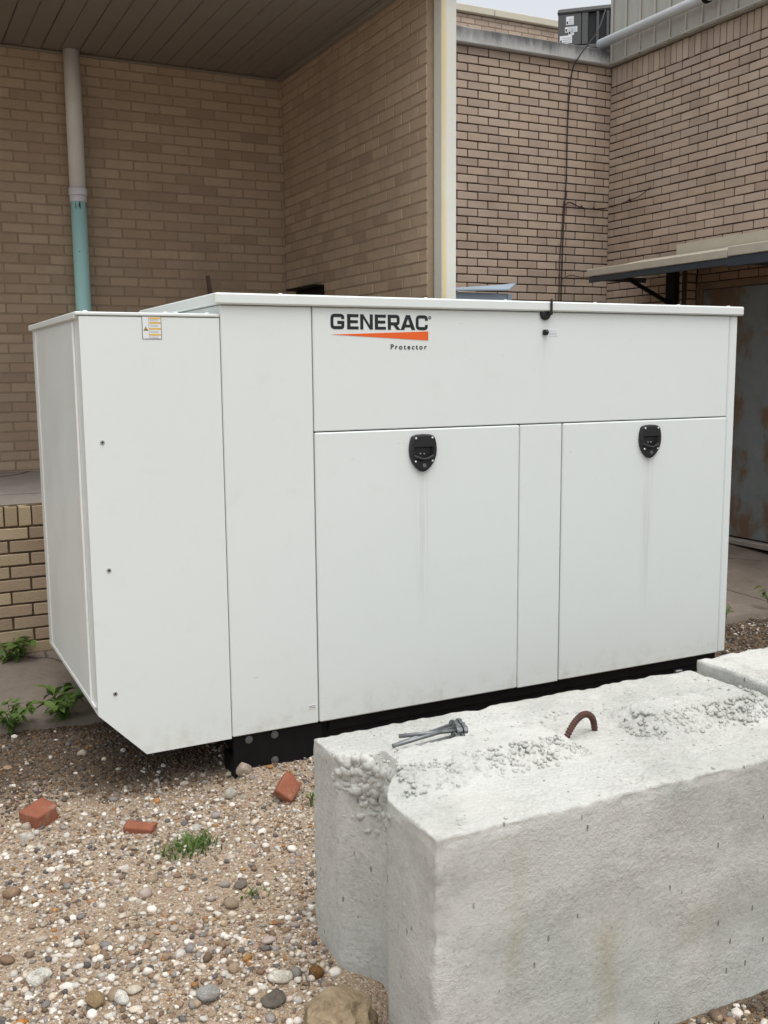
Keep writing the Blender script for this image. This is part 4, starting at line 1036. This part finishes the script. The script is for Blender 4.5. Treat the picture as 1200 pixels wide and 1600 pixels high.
def gravel():
    pal = np.array([(0.68, 0.65, 0.60), (0.56, 0.50, 0.42), (0.40, 0.31, 0.22), (0.29, 0.20, 0.135), (0.20, 0.14, 0.10), (0.30, 0.28, 0.265), (0.13, 0.12, 0.12), (0.36, 0.19, 0.075), (0.48, 0.40, 0.36)])
    wts = np.array([0.26, 0.17, 0.13, 0.12, 0.10, 0.09, 0.06, 0.03, 0.04])
    wbig = np.array([0.30, 0.18, 0.12, 0.10, 0.09, 0.09, 0.06, 0.02, 0.04])
    I1 = ico(1); I2 = ico(2); VV = []; FF = []; CC = []; nv = 0
    def scatter(n, box, rlo, rhi, dens, shapes, pw=2.0, dark=1.0, w=wts):
        nonlocal nv
        x = rng.uniform(box[0], box[1], n); y = rng.uniform(box[2], box[3], n)
        d = np.stack([x, y, gz(x, y)], 1) - CAM; zc = d @ CF; px = 600 + FPX*(d @ CR)/zc; py = 800 - FPX*(d @ CU)/zc
        keep = (px > -260) & (px < 1460) & (py < 1800) & (zc > 0.3)
        keep &= ~((x > -0.10) & (x < 1.40) & (y > -1.80) & (y < -1.08))
        x, y = x[keep], y[keep]
        p = np.array([dens(a, b) for a, b in zip(x, y)]); k = rng.random(len(x)) < p; x, y = x[k], y[k]; m = len(x)
        if m == 0: return
        r = rlo + (rhi-rlo)*rng.random(m)**pw
        B, F = shapes; nb = len(B)
        S = r[:, None]*np.stack([rng.uniform(0.75, 1.25, m), rng.uniform(0.6, 1.0, m), rng.uniform(0.4, 0.8, m)], 1)
        th = rng.uniform(0, 2*math.pi, m); tl = rng.normal(0, 0.25, m)
        J = 1 + rng.uniform(-0.42, 0.28, (m, nb))*(1.0 if nb < 20 else 0.38)
        P = B[None]*J[:, :, None]*S[:, None, :]
        yy = P[:, :, 1]*np.cos(tl)[:, None] - P[:, :, 2]*np.sin(tl)[:, None]; zz = P[:, :, 1]*np.sin(tl)[:, None] + P[:, :, 2]*np.cos(tl)[:, None]; xx = P[:, :, 0]
        c, s = np.cos(th)[:, None], np.sin(th)[:, None]
        z0 = np.array([gzn(a, b) for a, b in zip(x, y)])
        Q = np.stack([xx*c - yy*s + x[:, None], xx*s + yy*c + y[:, None], zz + (z0 + S[:, 2]*rng.uniform(0.0, 0.6, m))[:, None]], 2)
        ci = rng.choice(len(pal), m, p=w/w.sum()); C = pal[ci]*rng.uniform(0.62, 1.15, (m, 1))*dark*np.array([1.0, 0.965, 0.93])
        VV.append(Q.reshape(-1, 3)); FF.append((F[None] + (np.arange(m)*nb)[:, None, None] + nv).reshape(-1, 3)); CC.append(np.repeat(np.concatenate([C, np.ones((m, 1))], 1), nb, 0)); nv += m*nb
    def flow(a, b):
        # stony drifts and barer sandy hollows
        return 0.5 + 0.9*fbm((a*1.9+4, b*1.9, 0.0), 3)
    def d_main(a, b):
        v = min(1.0, max(0.10, (flow(a, b)-0.36)*2.4 + 0.45*float(smoothstep(-0.55, -0.95, b))))
        if b > 0.05: v *= max(0.10, 1 - (b-0.05)*2.6)
        if a > 0.0 and b > -1.1: v = max(v, 0.85)
        return v
    def d_big(a, b): return min(1.0, max(0.05, (flow(a, b)-0.25)*1.1 + 0.7*float(smoothstep(-0.55, -1.0, b))))*(1.0 if b < 0.15 else 0.25)
    A = (-2.3, 0.9, -2.2, 0.80)
    scatter(52000, A, 0.0025, 0.0065, d_main, I1, 1.5)
    scatter(24000, A, 0.0055, 0.0125, d_main, I1, 1.7)
    scatter(7500, A, 0.008, 0.016, d_big, I2, 1.6, w=wbig)
    scatter(800, A, 0.013, 0.026, d_big, I2, 2.2, w=wbig)
    # crumbs of soil and dead leaf litter on the darker soil strip below the hood
    soil_w = np.array([0.0, 0.02, 0.10, 0.30, 0.40, 0.06, 0.10, 0.06, 0.0])
    scatter(16000, (-1.6, 0.3, -0.10, 0.82), 0.003, 0.011, lambda a, b: float(smoothstep(-0.05, 0.3, b)), I1, 2.0, 0.6, soil_w)
    Bx = (0.3, 1.9, -2.7, -1.80)
    scatter(14000, Bx, 0.003, 0.010, lambda a, b: 0.8, I1, 2.0, 0.42, soil_w + 0.03)
    Cx = (2.5, 5.0, -1.0, 0.80)
    scatter(26000, Cx, 0.005, 0.015, lambda a, b: 0.7, I1, 2.0, 0.5, soil_w + 0.05)
    scatter(3500, Cx, 0.005, 0.014, lambda a, b: 0.15+0.7*smoothstep(0.45, 0.72, b), I1, 2.0, 0.9)
    V = np.concatenate(VV); F = np.concatenate(FF); C = np.concatenate(CC)
    o = link('gravel', np_mesh('gravel', V, F, 'pebbles', False, C)); tag(o, 'loose mixed white and brown gravel scattered over the sandy ground', 'gravel', kind='stuff')
gravel()

# ------------------------------------------------------------------ weeds
def leaf_mesh(l, w, bend, mat='leaf', lobed=False, name='leaf'):
    n = 6; V = []; F = []
    for i in range(n+1):
        t = i/n; wd = w*math.sin(math.pi*min(1, t*0.95+0.04))**0.75*(1.2-0.5*t)
        if lobed and i % 2: wd *= 0.72
        z = -bend*l*t*t; x = l*t
        V += [(x, -wd/2, z+wd*0.18), (x, 0, z), (x, wd/2, z+wd*0.18)]
    for i in range(n):
        a = i*3; F += [(a, a+3, a+4, a+1), (a+1, a+4, a+5, a+2)]
    return raw_mesh(name, V, F, mat, None, True)
LEAVES = [leaf_mesh(1.0, 0.72, 0.22), leaf_mesh(1.0, 0.58, 0.35), leaf_mesh(1.0, 0.85, 0.15, lobed=True), leaf_mesh(1.0, 0.26, 0.4)]
def broad_weed(lab, x, y, z, n, h, ls, seed, kinds=(0, 1, 2), spread=0.5):
    r = random.Random(seed); t = empty('leafy_weed', lab, 'weed', (x, y, z))
    stems = MB(); k = max(4, n//7); tips = []
    for i in range(k):
        a = 2*math.pi*i/k + r.uniform(-.4, .4); s = r.uniform(.3, 1.0)*spread*h; hh = h*r.uniform(0.6, 1.0)
        pts = spline([(0, 0, -0.02), (s*.3*math.cos(a), s*.3*math.sin(a), hh*.5), (s*math.cos(a), s*math.sin(a), hh)], 5)
        stems.add(tube(pts, [0.0035*(1-.6*j/len(pts)) for j in range(len(pts))], 5)); tips.append((pts, a))
    stems.build('stem', 'leaf', t, True)
    for i in range(n):
        pts, a = tips[i % k]; p = pts[min(len(pts)-1, int(len(pts)*(0.35 + 0.65*((i//k+1)/(n//k+1)))) )]
        o = link('leaf', LEAVES[r.choice(kinds)], t, tuple(p)); s = ls*r.uniform(0.6, 1.15); o.scale = (s, s, s)
        o.rotation_euler = (r.uniform(-.5, .5), r.uniform(-.75, .45), a + r.uniform(-2.2, 2.2)); g = r.uniform(0.65, 1.25); o.color = (g*r.uniform(.9, 1.2), g, g*.9, 1)
    return t
broad_weed('broad leafy green weed at the slab edge under the generator hood', -0.525, 0.80, -0.095, 80, 0.17, 0.062, 1, (0, 1, 2, 0), 0.85)
broad_weed('small leafy weed at the left edge beside the concrete slab', -0.745, 0.78, -0.10, 110, 0.13, 0.036, 2, (0, 2, 1), 0.8)
broad_weed('bushy weed growing against the low brick dock wall', -0.62, 1.68, -0.03, 46, 0.12, 0.085, 3, (1, 3, 3), 0.9)
broad_weed('sparse weed on the slab edge beside the right end of the generator', 3.35, 0.72, -0.10, 16, 0.15, 0.05, 4, (3, 1))
broad_weed('small weed at the slab edge by the right border', 3.80, 0.78, -0.10, 18, 0.16, 0.05, 5, (3, 1))
broad_weed('tiny green weed in the gap behind the concrete block', 0.21, -0.30, -0.20, 9, 0.05, 0.03, 6, (3, 0))
def dry_stalks():
    t = empty('dry_plant', 'dried pale flower stalks beside the bushy weed on the dock wall', 'plant', (-0.66, 1.67, -0.03)); r = random.Random(11)
    for i in range(7):
        a = r.uniform(0, 6.28); h = r.uniform(.05, .13)
        MB().add(tube([(0, 0, 0), (0.02*math.cos(a), 0.02*math.sin(a), h*.6), (0.05*math.cos(a), 0.05*math.sin(a), h)], [0.003, 0.002, 0.006], 5)).build('stalk', 'dry_leaf', t, True)
dry_stalks()
def grass(lab, x, y, n, h, sp, seed, mat='grass'):
    r = random.Random(seed); V = []; F = []
    for i in range(n):
        bx, by = r.gauss(0, sp*.45), r.gauss(0, sp*.3); a = r.uniform(0, 6.28); hh = h*r.uniform(.5, 1.1); ln = hh*r.uniform(.3, 1.2); w = r.uniform(.0022, .0042)
        dx, dy = math.cos(a), math.sin(a); b = len(V)
        for t in (0, .35, .7, 1):
            ww = w*(1-t**2*.95); px = bx+dx*ln*t*t; py = by+dy*ln*t*t; pz = hh*(t-.25*t*t*ln/hh)
            V += [(px-dy*ww, py+dx*ww, pz), (px+dy*ww, py-dx*ww, pz)]
        for k in range(3): q = b+2*k; F.append((q, q+1, q+3, q+2))
    o = link('grass_tuft', raw_mesh('grass_tuft', V, F, mat, None, True), None, (x, y, gzn(x, y)-0.003)); o.color = (1, 1, 1, 1)
    tag(o, lab, 'grass', kind='stuff')
grass('bright green grass tuft growing in the open gravel', -0.285, -0.42, 150, 0.055, 0.10, 1)
grass('sparse dull grass sprig just left of the bright tuft', -0.355, -0.47, 22, 0.06, 0.06, 2)
grass('tiny yellow green sprig in the gravel nearer the concrete block', -0.195, -0.78, 20, 0.035, 0.05, 3)
